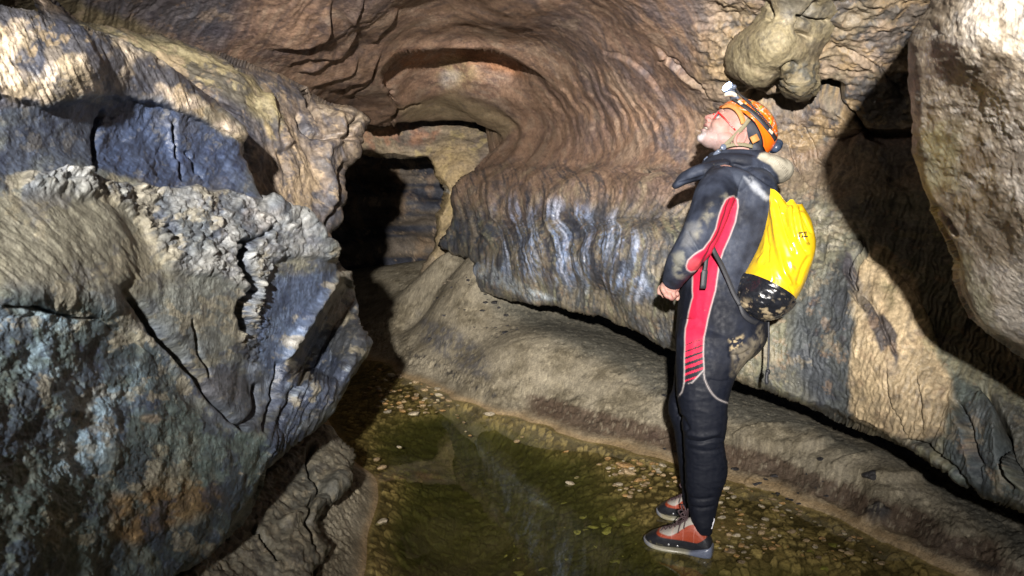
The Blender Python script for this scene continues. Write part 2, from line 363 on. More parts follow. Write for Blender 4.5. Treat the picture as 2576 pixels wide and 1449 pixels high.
    for pts, A in ((((841,-10),(821,52),(807,76),(765,100),(714,107),(679,138)), .050), (((917,-8),(893,31),(880,50)), .035), (((903,65),(883,93),(859,128),(821,148),(793,169),(738,193)), .055), (((910,138),(883,169),(834,190),(793,207),(779,238)), .050),
                   (((962,128),(941,162),(931,193),(880,204),(850,214),(821,244)), .050), (((935,208),(900,222),(862,244)), .03), (((855,131),(800,140),(745,152),(734,182)), .035), (((1010,20),(975,60),(950,95),(925,118)), .03), (((1640,120),(1700,168),(1742,190),(1770,225)), .03), (((1500,120),(1580,150),(1640,200),(1680,270)), .018)):
        g, sdl, t, e = R.line(pts, 3.5, wob=.5, taper=.25); h = h + A * e * np.where(sdl > 0, np.exp(-np.abs(sdl) / 26) * sm(0, 2.5, sdl), 0) - .4 * A * g
    # dark recess under the hanging rock
    g, sdl, t, e = R.line([(1850,240),(1950,262),(2060,235),(2130,245)], 26, wob=.7); h = h - .16 * g
    # popcorn patch beside the bag
    pc = R.blob(2100, 590, 90, 55)
    f1, f2, idc = worley(R.wx / 17 + w1, R.wy / 21, 4); h = h + pc * .018 * (1 - f1)
    # rough lower lip
    h = h + .012 * sm(60, 0, f['lip']) * fbm(P, 9, 3, .5, 66)
    return h
def shell_color(x, y, P, d, h):
    f = shell_fields(x, y, P); R = f['R']; r = f['r']; low = f['low']; fl = f['fl']; ph = f['ph']; w1, w2 = f['w1'], f['w2']
    n1 = fbm(P, 3.0, 5, .6, 70); n2 = fbm(P, 9.0, 4, .6, 71); n3 = fbm(P, 26, 3, .6, 72)
    C = np.zeros(x.shape + (3,)) + np.array((.30, .19, .128))
    C = mix(C, (.19, .122, .09), sm(-.25, .35, n1)); C = mix(C, (.40, .27, .19), .5 * sm(.1, .5, n2))
    # streaks following the terraces
    st = perlin(r / 9, np.arctan2(400 - y, x - 1172) * 5, 0 * y + 3, 75)
    C = mix(C, (.10, .078, .07), (1 - low) * .55 * sm(.05, .5, st) * sm(250, 330, r)); C = mix(C, (.34, .26, .19), (1 - low) * .35 * sm(.1, .5, -st))
    # bright ochre glow painted into the colour, and red band under the first arch
    C = mix(C, (.42, .20, .10), .75 * R.mask([(985,142),(1050,128),(1200,124),(1320,160),(1330,200),(1230,165),(1130,150),(1020,170)], 14))
    C = mix(C, (.60, .45, .25), .85 * R.blob(1150, 182, 42, 34, .7) * sm(-.3, .2, n2)); C = mix(C, (.55, .50, .44), .6 * R.blob(1130, 200, 22, 16, .6))
    C = mix(C, (.34, .27, .16), .7 * R.mask([(1000,270),(1140,225),(1300,300),(1270,345),(1180,303),(1020,305)], 16))
    # dark grey upper left ceiling
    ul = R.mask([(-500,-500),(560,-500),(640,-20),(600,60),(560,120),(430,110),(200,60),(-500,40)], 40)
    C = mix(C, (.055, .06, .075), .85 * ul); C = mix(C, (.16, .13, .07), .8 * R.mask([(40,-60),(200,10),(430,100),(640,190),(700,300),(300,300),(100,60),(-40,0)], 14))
    C = mix(C, (.30, .26, .22), .55 * sm(.05, .3, n2) * R.blob(560, 150, 90, 40, .5))
    # bluish streaks on the vault
    C = mix(C, (.09, .095, .12), .6 * sm(.0, .35, fbm2((x + y) / 130, (x - y) / 45, 4, .5, 77)) * sm(1450, 1700, x) * (1 - low))
    # right side, greyer tan with dark blotches
    rt = sm(1700, 1850, x) * (1 - low)
    C = mix(C, (.235, .195, .125), .7 * rt); C = mix(C, (.06, .062, .066), .75 * rt * sm(.08, .18, fbm(P, 5, 6, .66, 80))); C = mix(C, (.30, .20, .10), .5 * rt * sm(.15, .4, fbm(P, 7, 4, .6, 81)))
    # lower wall
    base = np.zeros_like(C) + np.array((.19, .165, .12))
    base = mix(base, (.085, .088, .095), .8 * sm(-.2, .3, n1))
    sb = .8 * perlin(ph * 1.3, y / 130 + 5, 0 * y + 2.2, 90) + .6 * perlin(ph * 3.4, y / 90, 0 * y + 4, 91) + .35 * n3
    base = mix(base, (.075, .085, .095), .8 * sm(-.05, .4, sb)); base = mix(base, (.24, .24, .155), .65 * sm(.15, .55, -sb))
    # upper band of the lower wall: speckled grey brown
    ub = 1 - sm(505, 560, y + 20 * w1 - (x - 1500) * .05)
    base = mix(base, (.20, .155, .125), .7 * ub * sm(-.3, .3, n2)); base = mix(base, (.075, .08, .10), .65 * ub * sm(.0, .3, fbm(P, 5, 5, .6, 93)))
    # chalky blue-white runs
    ch = R.mask([(1235,520),(1290,500),(1420,520),(1560,540),(1640,640),(1640,740),(1500,730),(1380,700),(1300,700),(1200,690),(1210,660),(1300,660),(1280,600)], 26)
    st2 = .8 * perlin(ph * 1.1, y / 150, 0 * y + 7.7, 95) + .6 * perlin(ph * 3.0, y / 100, 0 * y + 1.7, 96) + .55 * fbm(P, 30, 3, .75, 99)
    base = mix(base, (.035, .042, .065), .85 * ch * sm(-.02, -.4, st2)); base = mix(base, (.27, .36, .56), (ch * (.55 + .45 * sm(-.2, .3, n2))) * .9 * sm(-.10, .25, st2))
    base = mix(base, (.58, .64, .78), ch * .9 * sm(.35, .65, st2))
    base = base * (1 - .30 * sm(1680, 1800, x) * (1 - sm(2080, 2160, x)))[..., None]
    base = mix(base, (.42, .47, .50), .8 * R.mask([(1205,668),(1260,672),(1300,700),(1400,752),(1380,760),(1290,735),(1215,700)], 7) * sm(-.4, .2, n3))
    # far left nose of the wall, dark blue
    base = mix(base, (.05, .06, .085), .75 * R.mask([(1110,620),(1150,560),(1230,530),(1270,560),(1240,640),(1180,640)], 14) * sm(-.3, .1, n2))
    base = mix(base, (.26, .20, .13), .8 * R.mask([(1140,490),(1190,440),(1260,400),(1330,420),(1290,480),(1230,520),(1150,540)], 12) * sm(-.1, .3, fbm(P, 3.5, 4, .6, 97)))
    base = mix(base, (.40, .31, .23), .8 * sm(.12, .3, fbm(P, 5.5, 4, .6, 98)) * R.mask([(1150,470),(1400,430),(1500,490),(1380,530),(1180,540)], 20))
    # lower right apron: grey green, dark blue zone, then buff
    ap = sm(1800, 1880, x)
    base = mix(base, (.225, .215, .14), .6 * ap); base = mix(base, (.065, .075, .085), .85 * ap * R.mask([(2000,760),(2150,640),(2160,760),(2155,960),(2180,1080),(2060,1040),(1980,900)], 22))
    buff = R.mask([(2135,1060),(2132,920),(2150,800),(2160,700),(2200,610),(2300,720),(2360,900),(2400,960),(2420,1080),(2330,1110),(2240,1100)], 9)
    base = mix(base, (.50, .385, .235), .95 * buff); base = mix(base, (.31, .225, .14), .6 * buff * sm(0, .4, n2))
    base = mix(base, (.055, .05, .055), .92 * R.mask([(2140,640),(2165,690),(2180,760),(2230,800),(2262,850),(2258,920),(2235,870),(2215,890),(2195,840),(2172,790),(2150,740),(2130,690)], 4))
    base = mix(base, (.06, .055, .06), .8 * sm(.24, .36, fbm(P, 12, 4, .6, 101)) * ap * R.mask([(1950,640),(2120,640),(2130,900),(2000,900)], 20))
    base = mix(base, (.06, .055, .055), .75 * sm(.2, .3, fbm(P, 9, 4, .65, 102)) * R.mask([(2240,800),(2400,850),(2400,1000),(2260,1000)], 20))
    base = mix(base, (.09, .115, .11), .85 * R.mask([(2400,930),(2500,1000),(2576,1250),(2500,1260),(2400,1190),(2385,1040)], 16)); base = mix(base, (.30, .21, .16), .5 * sm(.1, .3, n2) * R.blob(2450, 1110, 60, 60, .5))
    base = mix(base, (.48, .44, .34), .75 * R.blob(2095, 590, 95, 60, .4) * sm(-.1, .3, fbm(P, 16, 3, .6, 103)))
    base = mix(base, (.11, .12, .045), .5 * R.mask([(2150,640),(2450,560),(2420,900),(2330,900),(2200,720)], 30) * sm(.0, .3, n2))
    base = mix(base, (.045, .045, .045), .7 * sm(.12, .3, fbm2(x / 60, y / 18, 4, .6, 104)) * R.mask([(2050,640),(2150,600),(2160,720),(2060,720)], 14))
    lc = np.clip((.25 + .3 * sm(1650, 1900, x)) * sm(-10, 30, y - np.interp(x, [1140, 1250, 1400, 1500, 1620, 1720, 2000, 2150, 3000], [440, 400, 395, 405, 415, 405, 380, 330, 250]) - 40 * w1) + .75 * sm(50, 175, y - 400 - 60 * w1) + .35 * fbm(P, 4, 5, .65, 106), 0, 1) * sm(-40, 0, y - 380)
    C = C * (1 - lc[..., None]) + base * lc[..., None]
    C = mix(C, (.095, .08, .085), .5 * (1 - low) * crisp(P, 1.6, .12, 911) * sm(250, 330, r)); C = mix(C, (.36, .27, .20), .5 * (1 - low) * crisp(P, 2.4, .17, 912))
    C = mix(C, (.05, .052, .060), .7 * rt * crisp(P, 4.0, .10, 913, .03)); C = mix(C, (.34, .235, .12), .6 * rt * crisp(P, 4.5, .15, 914, .03))
    C = mix(C, (.055, .06, .075), .5 * low * (1 - .8 * buff) * crisp(P, 3.2, .14, 915, .04)); C = mix(C, (.33, .27, .18), .4 * low * crisp(P, 4.2, .17, 916, .03))
    sF = fbm2(ph * 2.6, y / 55, 5, .72, 941); sG = fbm2(r / 6.5, np.arctan2(400 - y, x - 1172) * 7, 4, .7, 942)
    C = C * np.exp(low * .65 * sF + (1 - low) * .35 * sG * sm(250, 330, r))[..., None]
    C = mix(C, (.045, .05, .06), .7 * low * sm(.14, .24, fbm2(ph * 1.5, y / 60, 5, .7, 943)) * np.interp(x, [1200, 1700, 1900, 2576], [1, 1, .45, .35]))
    sT = fbm2((x + .2 * y) / 170, (y - .12 * (x - 1500) + 26 * w1) / 13, 5, .65, 961); C = C * np.exp(.30 * sT * sm(340, 400, y) * (1 - sm(560, 640, y)))[..., None]
    C = weather(C, P, 22, .45, (.36, .24, .15), .35)
    return np.clip(C, .01, .8)
def shell_split(x, y):
    ln = np.interp(x, [-500, 1250, 1274, 1330, 1500, 1750, 2000, 3000], [350, 350, 352, 372, 388, 380, 330, 120])
    return (y > ln).astype(int)
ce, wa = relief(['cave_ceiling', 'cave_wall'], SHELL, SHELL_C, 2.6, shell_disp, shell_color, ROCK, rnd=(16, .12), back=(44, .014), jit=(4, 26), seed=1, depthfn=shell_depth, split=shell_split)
finish(ce, kind='structure'); finish(wa, kind='structure'); _cache.clear()

# ---- far end of the passage: back wall with an opening, and the chamber beyond
def fw_disp(x, y, P, d):
    return .10 * fbm(P, .9, 4, .5, 120) + .03 * fbm(P, 4, 3, .5, 121, an=(1, 1, 2.5))
def fw_color(x, y, P, d, h):
    R = Reg(x, y, 10, 40, 9); n = fbm(P, 2.2, 5, .6, 122); n2 = fbm(P, 6, 4, .6, 123)
    C = np.zeros(x.shape + (3,)) + np.array((.19, .15, .10)); C = mix(C, (.12, .095, .075), sm(-.2, .3, n)); C = mix(C, (.33, .26, .12), .6 * sm(.05, .35, n2))
    C = mix(C, (.28, .14, .09), .7 * R.mask([(900,320),(1110,310),(1110,360),(920,380)], 12) * sm(-.2, .2, n2))
    C = mix(C, (.32, .24, .12), .6 * R.mask([(1105,480),(1150,480),(1140,560),(1110,640),(1085,640)], 8)); C = mix(C, (.36, .26, .12), .5 * R.blob(1130, 430, 60, 60, .5))
    C = mix(C, (.50, .48, .42), .9 * R.mask([(1092,452),(1120,470),(1128,488),(1105,480)], 4))
    C = weather(C, P, 8, .4, (.36, .26, .14), .4)
    return np.clip(C * 1.25, .01, .8)
far1 = relief('passage_wall', [(700,250),(1420,250),(1420,720),(1040,760),(1065,668),(1092,632),(1100,560),(1098,540),(1112,520),(1117,480),(1112,462),(1096,440),(1086,412),(1084,398),(1000,396),(940,392),(880,380),(820,330)],
       [(700,250,8.0),(900,300,8.3),(1000,330,8.6),(1150,300,8.9),(1280,300,8.8),(1080,400,8.6),(1150,420,8.4),(1110,560,8.4),(1090,640,8.2),(1420,300,8.4),(1420,720,7.6),(1060,720,8.0)], 3.0, fw_disp, fw_color, ROCK_FAR, rnd=(12, .15), back=(36, .03), jit=(9, 34), seed=2)
finish(far1, kind='structure')
def fc_disp(x, y, P, d):
    st = perlin(P[..., 0] * .25, P[..., 1] * .25, P[..., 2] * 3.5, 130)
    return .10 * sm(-.2, .35, st) + .22 * fbm(P, .7, 5, .55, 131)
def fc_color(x, y, P, d, h):
    n = fbm(P, 1.6, 5, .6, 132); st = fbm(P, 1.0, 4, .55, 133, an=(.35, .35, 4.0))
    C = np.zeros(x.shape + (3,)) + np.array((.085, .07, .055)); C = mix(C, (.022, .026, .038), .9 * sm(-.05, .18, st)); C = mix(C, (.22, .15, .09), .5 * sm(.1, .3, n)); C = weather(C, P, 5, .4)
    return np.clip(C * 1.6, .01, .8)
far2 = relief('far_chamber_wall', [(560,200),(1300,200),(1300,800),(560,800)], [(560,200,9.0),(560,800,8.8),(760,500,10.5),(950,450,13.0),(1100,450,13.5),(1300,450,13.0),(1100,700,12.0),(950,690,11.6),(1100,300,12)], 4.0, fc_disp, fc_color, ROCK_FAR, rnd=(12, .1), back=(30, .03), jit=(3, 22), seed=3)
finish(far2, kind='structure')

# ---- cave floor: mud bank, pool bed, left bank
SHORE = [(905,905),(1000,940),(1130,992),(1250,1042),(1340,1064),(1400,1086),(1480,1112),(1600,1142),(1700,1168),(1850,1214),(2000,1265),(2150,1325),(2250,1374),(2400,1446),(2520,1500)]
LSHORE = [(860,1110),(905,1172),(940,1196),(950,1228),(950,1262),(936,1310),(922,1370),(915,1449),(890,1560)]
gz = []
for a, b in SHORE: gz.append((a, b, 0.0))
for a, b in LSHORE: gz.append((a, b, 0.0))
gz += [(1200,1056,-.05),(1290,1082,-.05),(1350,1096,-.05),(1480,1144,-.045),(1600,1176,-.03),(1690,1200,-.025),(1130,1020,-.022),(1000,968,-.018),(1850,1244,-.02),(2000,1297,-.02),(2150,1358,-.02),(2300,1420,-.02),(1060,1020,-.025)]
gz += [(1330,1012,.055),(1400,1032,.055),(1480,1058,.052),(1600,1090,.048),(1680,1112,.045),(1850,1162,.045),(2000,1208,.045),(2150,1268,.045),(2300,1330,.042),(2450,1405,.04),(1100,940,.05),(1200,985,.06),(1000,905,.03),
 (1000,690,.50),(1070,664,.62),(1130,634,.88),(1190,645,.87),(1232,668,.82),(1180,690,.62),(1225,705,.62),(1250,765,.52),(1400,800,.41),(1500,835,.34),(1600,880,.31),(1700,925,.29),(1850,985,.20),(2000,1040,.175),(2150,1095,.155),(2300,1165,.135),(2450,1250,.115),(2576,1320,.10),(2750,1420,.09),
 (1150,820,.36),(1250,880,.30),(1350,930,.24),(1500,980,.19),(1650,1030,.165),(1850,1090,.15),(2050,1160,.14),(2200,1230,.13),(2400,1330,.11),(2550,1420,.10),(1060,800,.27),(980,760,.30),(960,840,.12),
 (940,700,.46),(700,690,.3),(800,800,.05),(860,880,-.02),(860,1000,-.04),(950,980,-.022),(1040,1000,-.02),(1050,1080,-.10),(1150,1060,-.10),(1250,1120,-.14),(1100,1200,-.16),(1300,1250,-.17),(1100,1400,-.20),(1400,1350,-.17),(1450,1200,-.10),(1550,1250,-.06),(1650,1230,-.035),(1600,1400,-.10),(1560,1170,-.03),
 (1700,1300,-.022),(1780,1380,-.022),(1800,1280,-.015),(1900,1300,-.018),(1950,1400,-.03),(2100,1400,-.03),(2000,1500,-.10),(2200,1480,-.05),(1500,1600,-.2),(880,1300,.06),(870,1400,.05),(840,1250,.12),(760,1300,.16),(800,1500,.08),(650,1300,.2),(700,1100,.1),(600,1500,.2)]
gpts = []
for a, b, z in gz:
    g = ground(a, b, z); gpts.append((g[0], g[1], z))
gpts += [(-3.5, .3, .5), (-1.6, 0, .25), (0, .3, -.15), (0, -1.5, .0), (2.0, .2, .1), (3.5, .5, .6), (3.2, 2.2, .35), (-2.8, 3, .5), (-3.5, 7, .5), (4.5, 5, .8), (5, 8, .9), (-1.5, 11, .45), (0, 14, .4), (-4, 13, .5), (4, 13, .8), (-2.4, -1.5, .4), (2.4, -1.5, .3)]
GFIT = rbf_fit(gpts)
def ground_base(X, Y): return rbf_eval(GFIT, X, Y)
def to_px(P):
    v = P - CAM; d = v @ FW; d = np.maximum(d, .05)
    return 1288 + FPX * (v @ RT) / d, 724.5 - FPX * (v @ UP) / d
SH = smooth_line(SHORE)
ang = np.concatenate([np.linspace(-70, -42, 30)[:-1], np.linspace(-42, 42, 1150), np.linspace(42, 70, 30)[1:]])
rr = np.concatenate([np.linspace(.3, 1.5, 40)[:-1], np.geomspace(1.5, 9.5, 620), np.geomspace(9.6, 15, 40)])
AG, RG = np.meshgrid(np.radians(ang), rr)
GX = RG * np.sin(AG); GY = RG * np.cos(AG) - 0.0
GZ = ground_base(GX, GY)
GP = np.stack([GX, GY, GZ], -1)
gpx, gpy = to_px(GP)
sdist, _, _, stt, sside = poly_dist(gpx, gpy, SH, closed=False); sdist = sdist * sside   # which side of the right-hand shore
wg = fbm(GP, 4, 4, .55, 140); wg2 = fbm(GP, 14, 4, .6, 141); wg3 = fbm(GP, 45, 3, .6, 142)
above = sm(-.01, .05, GZ)
edgeL = sm(.02, .06, GZ) * (1 - sm(.09, .17, GZ))
hz = .008 * wg * (.25 + above) + .006 * above * fbm(GP, 25, 5, .75, 151) + .0015 * wg3
hz += edgeL * .010 * fbm(GP, 40, 4, .7, 152) + edgeL * .022 * fbm(GP, 22, 3, .6, 143, ridged=True)
hz += (1 - above) * .0015 * fbm(GP, 18, 3, .6, 149)
# mud ripples and slumped lobes on the bank, clods along its foot
hz += above * .006 * sm(.1, .4, fbm(GP, 9, 3, .6, 144, ridged=True)) * sm(.05, .15, GZ)
lob = gauss(np.hypot((gpx - 1965) / 130, (gpy - 1110) / 34), 1); hz += .035 * sm(.35, .5, lob + .1 * wg)
lob2 = gauss(np.hypot((gpx - 2240) / 170, (gpy - 1180) / 40), 1); hz += .03 * sm(.35, .55, lob2 + .1 * wg)
GP[..., 2] += hz; GZ2 = GP[..., 2]
# colours
gC = np.zeros(GP.shape) + np.array((.275, .24, .175)); gC = mix(gC, (.165, .14, .095), sm(-.2, .3, wg)); gC = mix(gC, (.33, .285, .20), .5 * sm(.05, .35, wg2))
gR = Reg(gpx, gpy, 16, 50, 15)
gC = mix(gC, (.10, .10, .085), .75 * gR.mask([(1210,745),(1400,775),(1560,830),(1750,930),(1900,975),(2100,1090),(2400,1230),(2650,1380),(2650,1470),(2300,1200),(2050,1110),(1840,1060),(1690,1020),(1560,930),(1400,855),(1260,790)], 22))
gC = mix(gC, (.07, .072, .085), .7 * gR.mask([(1050,790),(1150,830),(1230,900),(1240,960),(1190,960),(1120,900),(1060,860)], 14) * sm(-.25, .1, wg2))
clod = gR.line([(1000,880),(1100,925),(1180,970),(1270,1020)], 17, wob=1)[0]
gC = mix(gC, (.045, .042, .042), .85 * sm(.55, .65, .55 * clod + .9 * fbm(GP, 16, 5, .7, 147))); GP[..., 2] += .012 * sm(.2, .8, clod + .3 * wg2) * (.5 + .5 * wg3)
gC = mix(gC, (.04, .04, .045), .9 * gR.blob(1690, 1100, 75, 26, .5) * sm(.05, .2, wg2))
fz = sm(.012, .03, GZ) * (1 - sm(.075, .10, GZ + .012 * wg2)) * sm(1310, 1350, gpx) * (sdist < 5)
gC = mix(gC, (.072, .045, .030), .85 * fz)
rim = gR.line([(1870,1205),(1960,1225),(2050,1265),(2150,1310),(2250,1360),(2350,1400),(2576,1460)], 18, taper=.03)[0]
gC = mix(gC, (.040, .034, .030), .85 * sm(.50, .62, .6 * rim + .8 * fbm(GP, 14, 5, .7, 148))); GP[..., 2] += .012 * sm(.35, .7, rim + .3 * wg2)
gC = mix(gC, (.032, .03, .03), .9 * gR.blob(2205, 1305, 42, 20, .25)); GP[..., 2] += .03 * gR.blob(2205, 1305, 42, 20, .4)
wl = gauss(GZ - .003, .016); gC = mix(gC, (.36, .25, .13), .8 * wl)
deep = sm(-.03, -.12, GZ); bedm = sm(.0, -.02, GZ)
f1, f2, idc = worley(GX * 26, GY * 26, 8); f1b, f2b, idb = worley(GX * 13 + 3, GY * 13, 9)
pav = sm(.03, .20, f2 - f1); pavb = sm(.03, .16, f2b - f1b)
bed = np.zeros(GP.shape) + np.array((.11, .082, .042)); bed = mix(bed, (.50, .38, .22), .75 * pav * sm(.45, .75, idc)); bed = mix(bed, (.40, .30, .16), .6 * pavb * sm(.5, .7, idb)); bed = mix(bed, (.05, .04, .022), .7 * (1 - pav))
moss = np.zeros(GP.shape) + np.array((.17, .165, .048)); moss = mix(moss, (.12, .125, .036), sm(-.2, .3, wg)); moss = mix(moss, (.24, .22, .08), .15 * pav * sm(.3, .8, idc)); moss = mix(moss, (.20, .19, .07), .15 * pavb * sm(.4, .7, idb))  # olive algae, with the water's tint at depth put into the bed colour
bed = bed * (1 - deep[..., None]) + moss * deep[..., None]
gC = gC * (1 - bedm[..., None]) + bed * bedm[..., None]
GP[..., 2] += bedm * (.008 * pav * sm(.3, .7, idc) + .010 * pavb * sm(.4, .7, idb))
gC = gC * (1 + .15 * bedm * (1 - 5.2 * deep))[..., None]  # deep bed darkened in its colour, for the weak light down there
gC = mix(gC, gC * .45, above * .7 * sm(.16, .26, fbm(GP, 11, 6, .7, 146)))
gC = mix(gC, (.40, .35, .25), above * .4 * sm(.18, .28, fbm(GP, 30, 4, .7, 150)))
gC = np.clip(gC * np.exp(.45 * wg3 + .25 * wg2 + .25 * fbm(GP, 90, 2, .7, 145))[..., None], .008, .8)
ny, nx = GX.shape; idx = np.arange(nx * ny).reshape(ny, nx)
F = np.stack([idx[:-1, :-1], idx[:-1, 1:], idx[1:, 1:], idx[1:, :-1]], -1).reshape(-1, 4)
fl = mesh_np('cave_floor', GP, F, MUD, gC); finish(fl, kind='structure')
GPr = GP
def floor_z(x, y):
    return float(ground_base(np.array([x]), np.array([y]))[0])

# ---- water
m, nt, N, L, b = new_mat('pool_water')
N.remove(b); outn = N['Material Output']
tr = N.new('ShaderNodeBsdfTransparent'); tr.inputs[0].default_value = (.80, .80, .62, 1)
gl = N.new('ShaderNodeBsdfGlossy'); gl.inputs['Roughness'].default_value = .015; gl.inputs[0].default_value = (1, 1, 1, 1)
fr = N.new('ShaderNodeFresnel'); fr.inputs[0].default_value = 1.333
gm = N.new('ShaderNodeNewGeometry'); mi = N.new('ShaderNodeMapRange'); mi.inputs[3].default_value = 1.333; mi.inputs[4].default_value = 1 / 1.333; L.new(gm.outputs['Backfacing'], mi.inputs[0]); L.new(mi.outputs[0], fr.inputs[0])   # the same surface seen from either side
ms = N.new('ShaderNodeMixShader'); L.new(fr.outputs[0], ms.inputs[0]); L.new(tr.outputs[0], ms.inputs[1]); L.new(gl.outputs[0], ms.inputs[2]); L.new(ms.outputs[0], outn.inputs[0])
tc = N.new('ShaderNodeTexCoord'); nn = N.new('ShaderNodeTexNoise'); nn.inputs['Scale'].default_value = 3.5; nn.inputs['Detail'].default_value = 2; L.new(tc.outputs['Object'], nn.inputs['Vector'])
bp = N.new('ShaderNodeBump'); bp.inputs['Strength'].default_value = .06; bp.inputs['Distance'].default_value = .01; L.new(nn.outputs['Fac'], bp.inputs['Height']); L.new(bp.outputs[0], gl.inputs['Normal']); L.new(bp.outputs[0], fr.inputs['Normal'])
WATER = m
wv = [(-3.2,.6,0),(3.2,.6,0),(3.2,4.5,0),(.8,7.5,0),(-2.6,7.5,0)]
water = mesh_py('water', wv, [(0,1,2,3,4)], WATER); finish(water, kind='structure')

# ================================================================== ROCKS
def rk(n, a, b): return sm(a, b, n)
LB = [(-400,-60),(0,12),(60,25),(130,45),(215,72),(300,98),(380,140),(450,185),(520,238),(575,285),(612,318),(622,338),(613,360),(612,400),(622,440),(634,478),(652,508),(690,520),(738,538),(775,560),(822,600),(843,628),(856,682),(884,684),(893,735),(900,790),(914,832),(932,858),(922,900),(895,930),(868,985),(838,1035),(800,1075),(755,1105),(712,1140),(672,1180),(650,1232),(628,1290),(600,1325),(560,1362),(500,1400),(430,1440),(360,1500),(260,1640),(-400,1700)]
LB_C = [(-400,-60,.8),(-400,700,.55),(-400,1600,.5),(0,20,1.10),(0,130,1.02),(130,50,1.2),(200,170,1.13),(300,105,1.38),(400,170,1.5),(500,240,1.66),(612,330,1.85),(0,260,.98),(150,300,1.14),(300,300,1.36),(430,330,1.52),(560,380,1.72),(440,420,1.50),(0,450,.90),(200,450,1.08),(330,470,1.26),(480,470,1.48),(600,480,1.68),(380,560,1.25),(500,560,1.42),(620,570,1.62),(730,560,1.86),(840,640,2.1),(0,640,.82),(250,640,1.02),(0,780,.76),(200,770,.94),(400,700,1.2),(560,720,1.46),(640,760,1.66),(720,700,1.82),(800,700,2.02),(760,790,1.92),(700,880,1.82),(340,820,1.12),(470,900,1.3),(600,900,1.58),(650,1000,1.72),(0,950,.72),(200,950,.9),(350,1000,1.08),(0,1200,.68),(250,1200,.93),(450,1150,1.2),(560,1200,1.4),(620,1100,1.56),(680,1120,1.75),(0,1449,.72),(250,1449,1.02),(450,1400,1.3),(600,1310,1.62),(885,690,2.35),(925,860,2.4),(850,850,2.15),(800,950,2.0),(840,1020,2.12),(750,1050,1.9),(-400,1000,.5)]
def lb_depth(x, y):
    g = poly_dist(x, y, [(856,684),(822,735),(782,790),(752,850),(728,905),(716,960)], closed=False)
    right = sm(2, 30, -g[0] * g[4]) * (1 - sm(60, 150, g[0])) * sm(0, .06, g[3]) * (1 - sm(.85, 1, g[3]))
    lip = np.interp(x, [-400, 0, 120, 180, 250, 330, 430, 520, 612, 640, 900], [250, 238, 262, 252, 240, 238, 262, 300, 348, 360, 420]); dy = y - lip + 8 * fbm2(x / 40, y / 40, 3, .5, 231)
    hol = sm(-2, 16, dy) * (1 - sm(90, 240, dy)) * (1 - sm(600, 640, x)) * (.45 + .55 * sm(120, 300, x)) * (1 - .5 * gauss(x - 452, 22))
    low = y - np.interp(x, [-400, 0, 120, 240, 320, 420, 520, 600, 700], [770, 745, 735, 752, 800, 880, 980, 1060, 1120])
    return .48 * right + .038 * hol + .05 * sm(-10, 60, low) * (x < 700)
def lb_fields(x, y):
    k = ('lb', x.shape)
    if k in _cache: return _cache[k]
    R = Reg(x, y, 16, 55, 33); f = {'R': R}
    f['top'] = R.mask([(-500,-100),(0,0),(300,90),(520,230),(625,335),(600,365),(560,330),(480,290),(430,262),(400,240),(330,238),(250,232),(120,262),(-500,300)], 10)
    f['hollow'] = R.mask([(255,270),(330,250),(430,262),(500,300),(612,372),(612,440),(640,500),(560,480),(480,470),(400,470),(330,440),(250,410),(235,340)], 12)
    f['pop'] = R.mask([(70,440),(230,440),(340,470),(480,470),(600,490),(690,520),(775,560),(840,625),(850,655),(760,640),(690,660),(650,740),(640,800),(600,860),(600,800),(600,730),(520,690),(440,690),(400,640),(350,560),(260,500),(120,490),(60,470)], 12)
    f['smoothp'] = R.mask([(-500,500),(140,490),(290,500),(360,560),(410,640),(450,700),(330,760),(230,720),(-500,740)], 30)
    f['low'] = R.mask([(-500,760),(60,740),(240,760),(330,830),(420,920),(480,1020),(560,1080),(700,1090),(720,1160),(600,1600),(-500,1800)], 20)
    f['face'] = R.mask([(700,700),(850,680),(780,790),(730,900),(700,960),(650,900),(650,800)], 10)
    f['rs'] = R.mask([(860,690),(940,860),(720,1160),(640,1200),(690,1000),(740,900)], 12)
    _cache[k] = f; return f
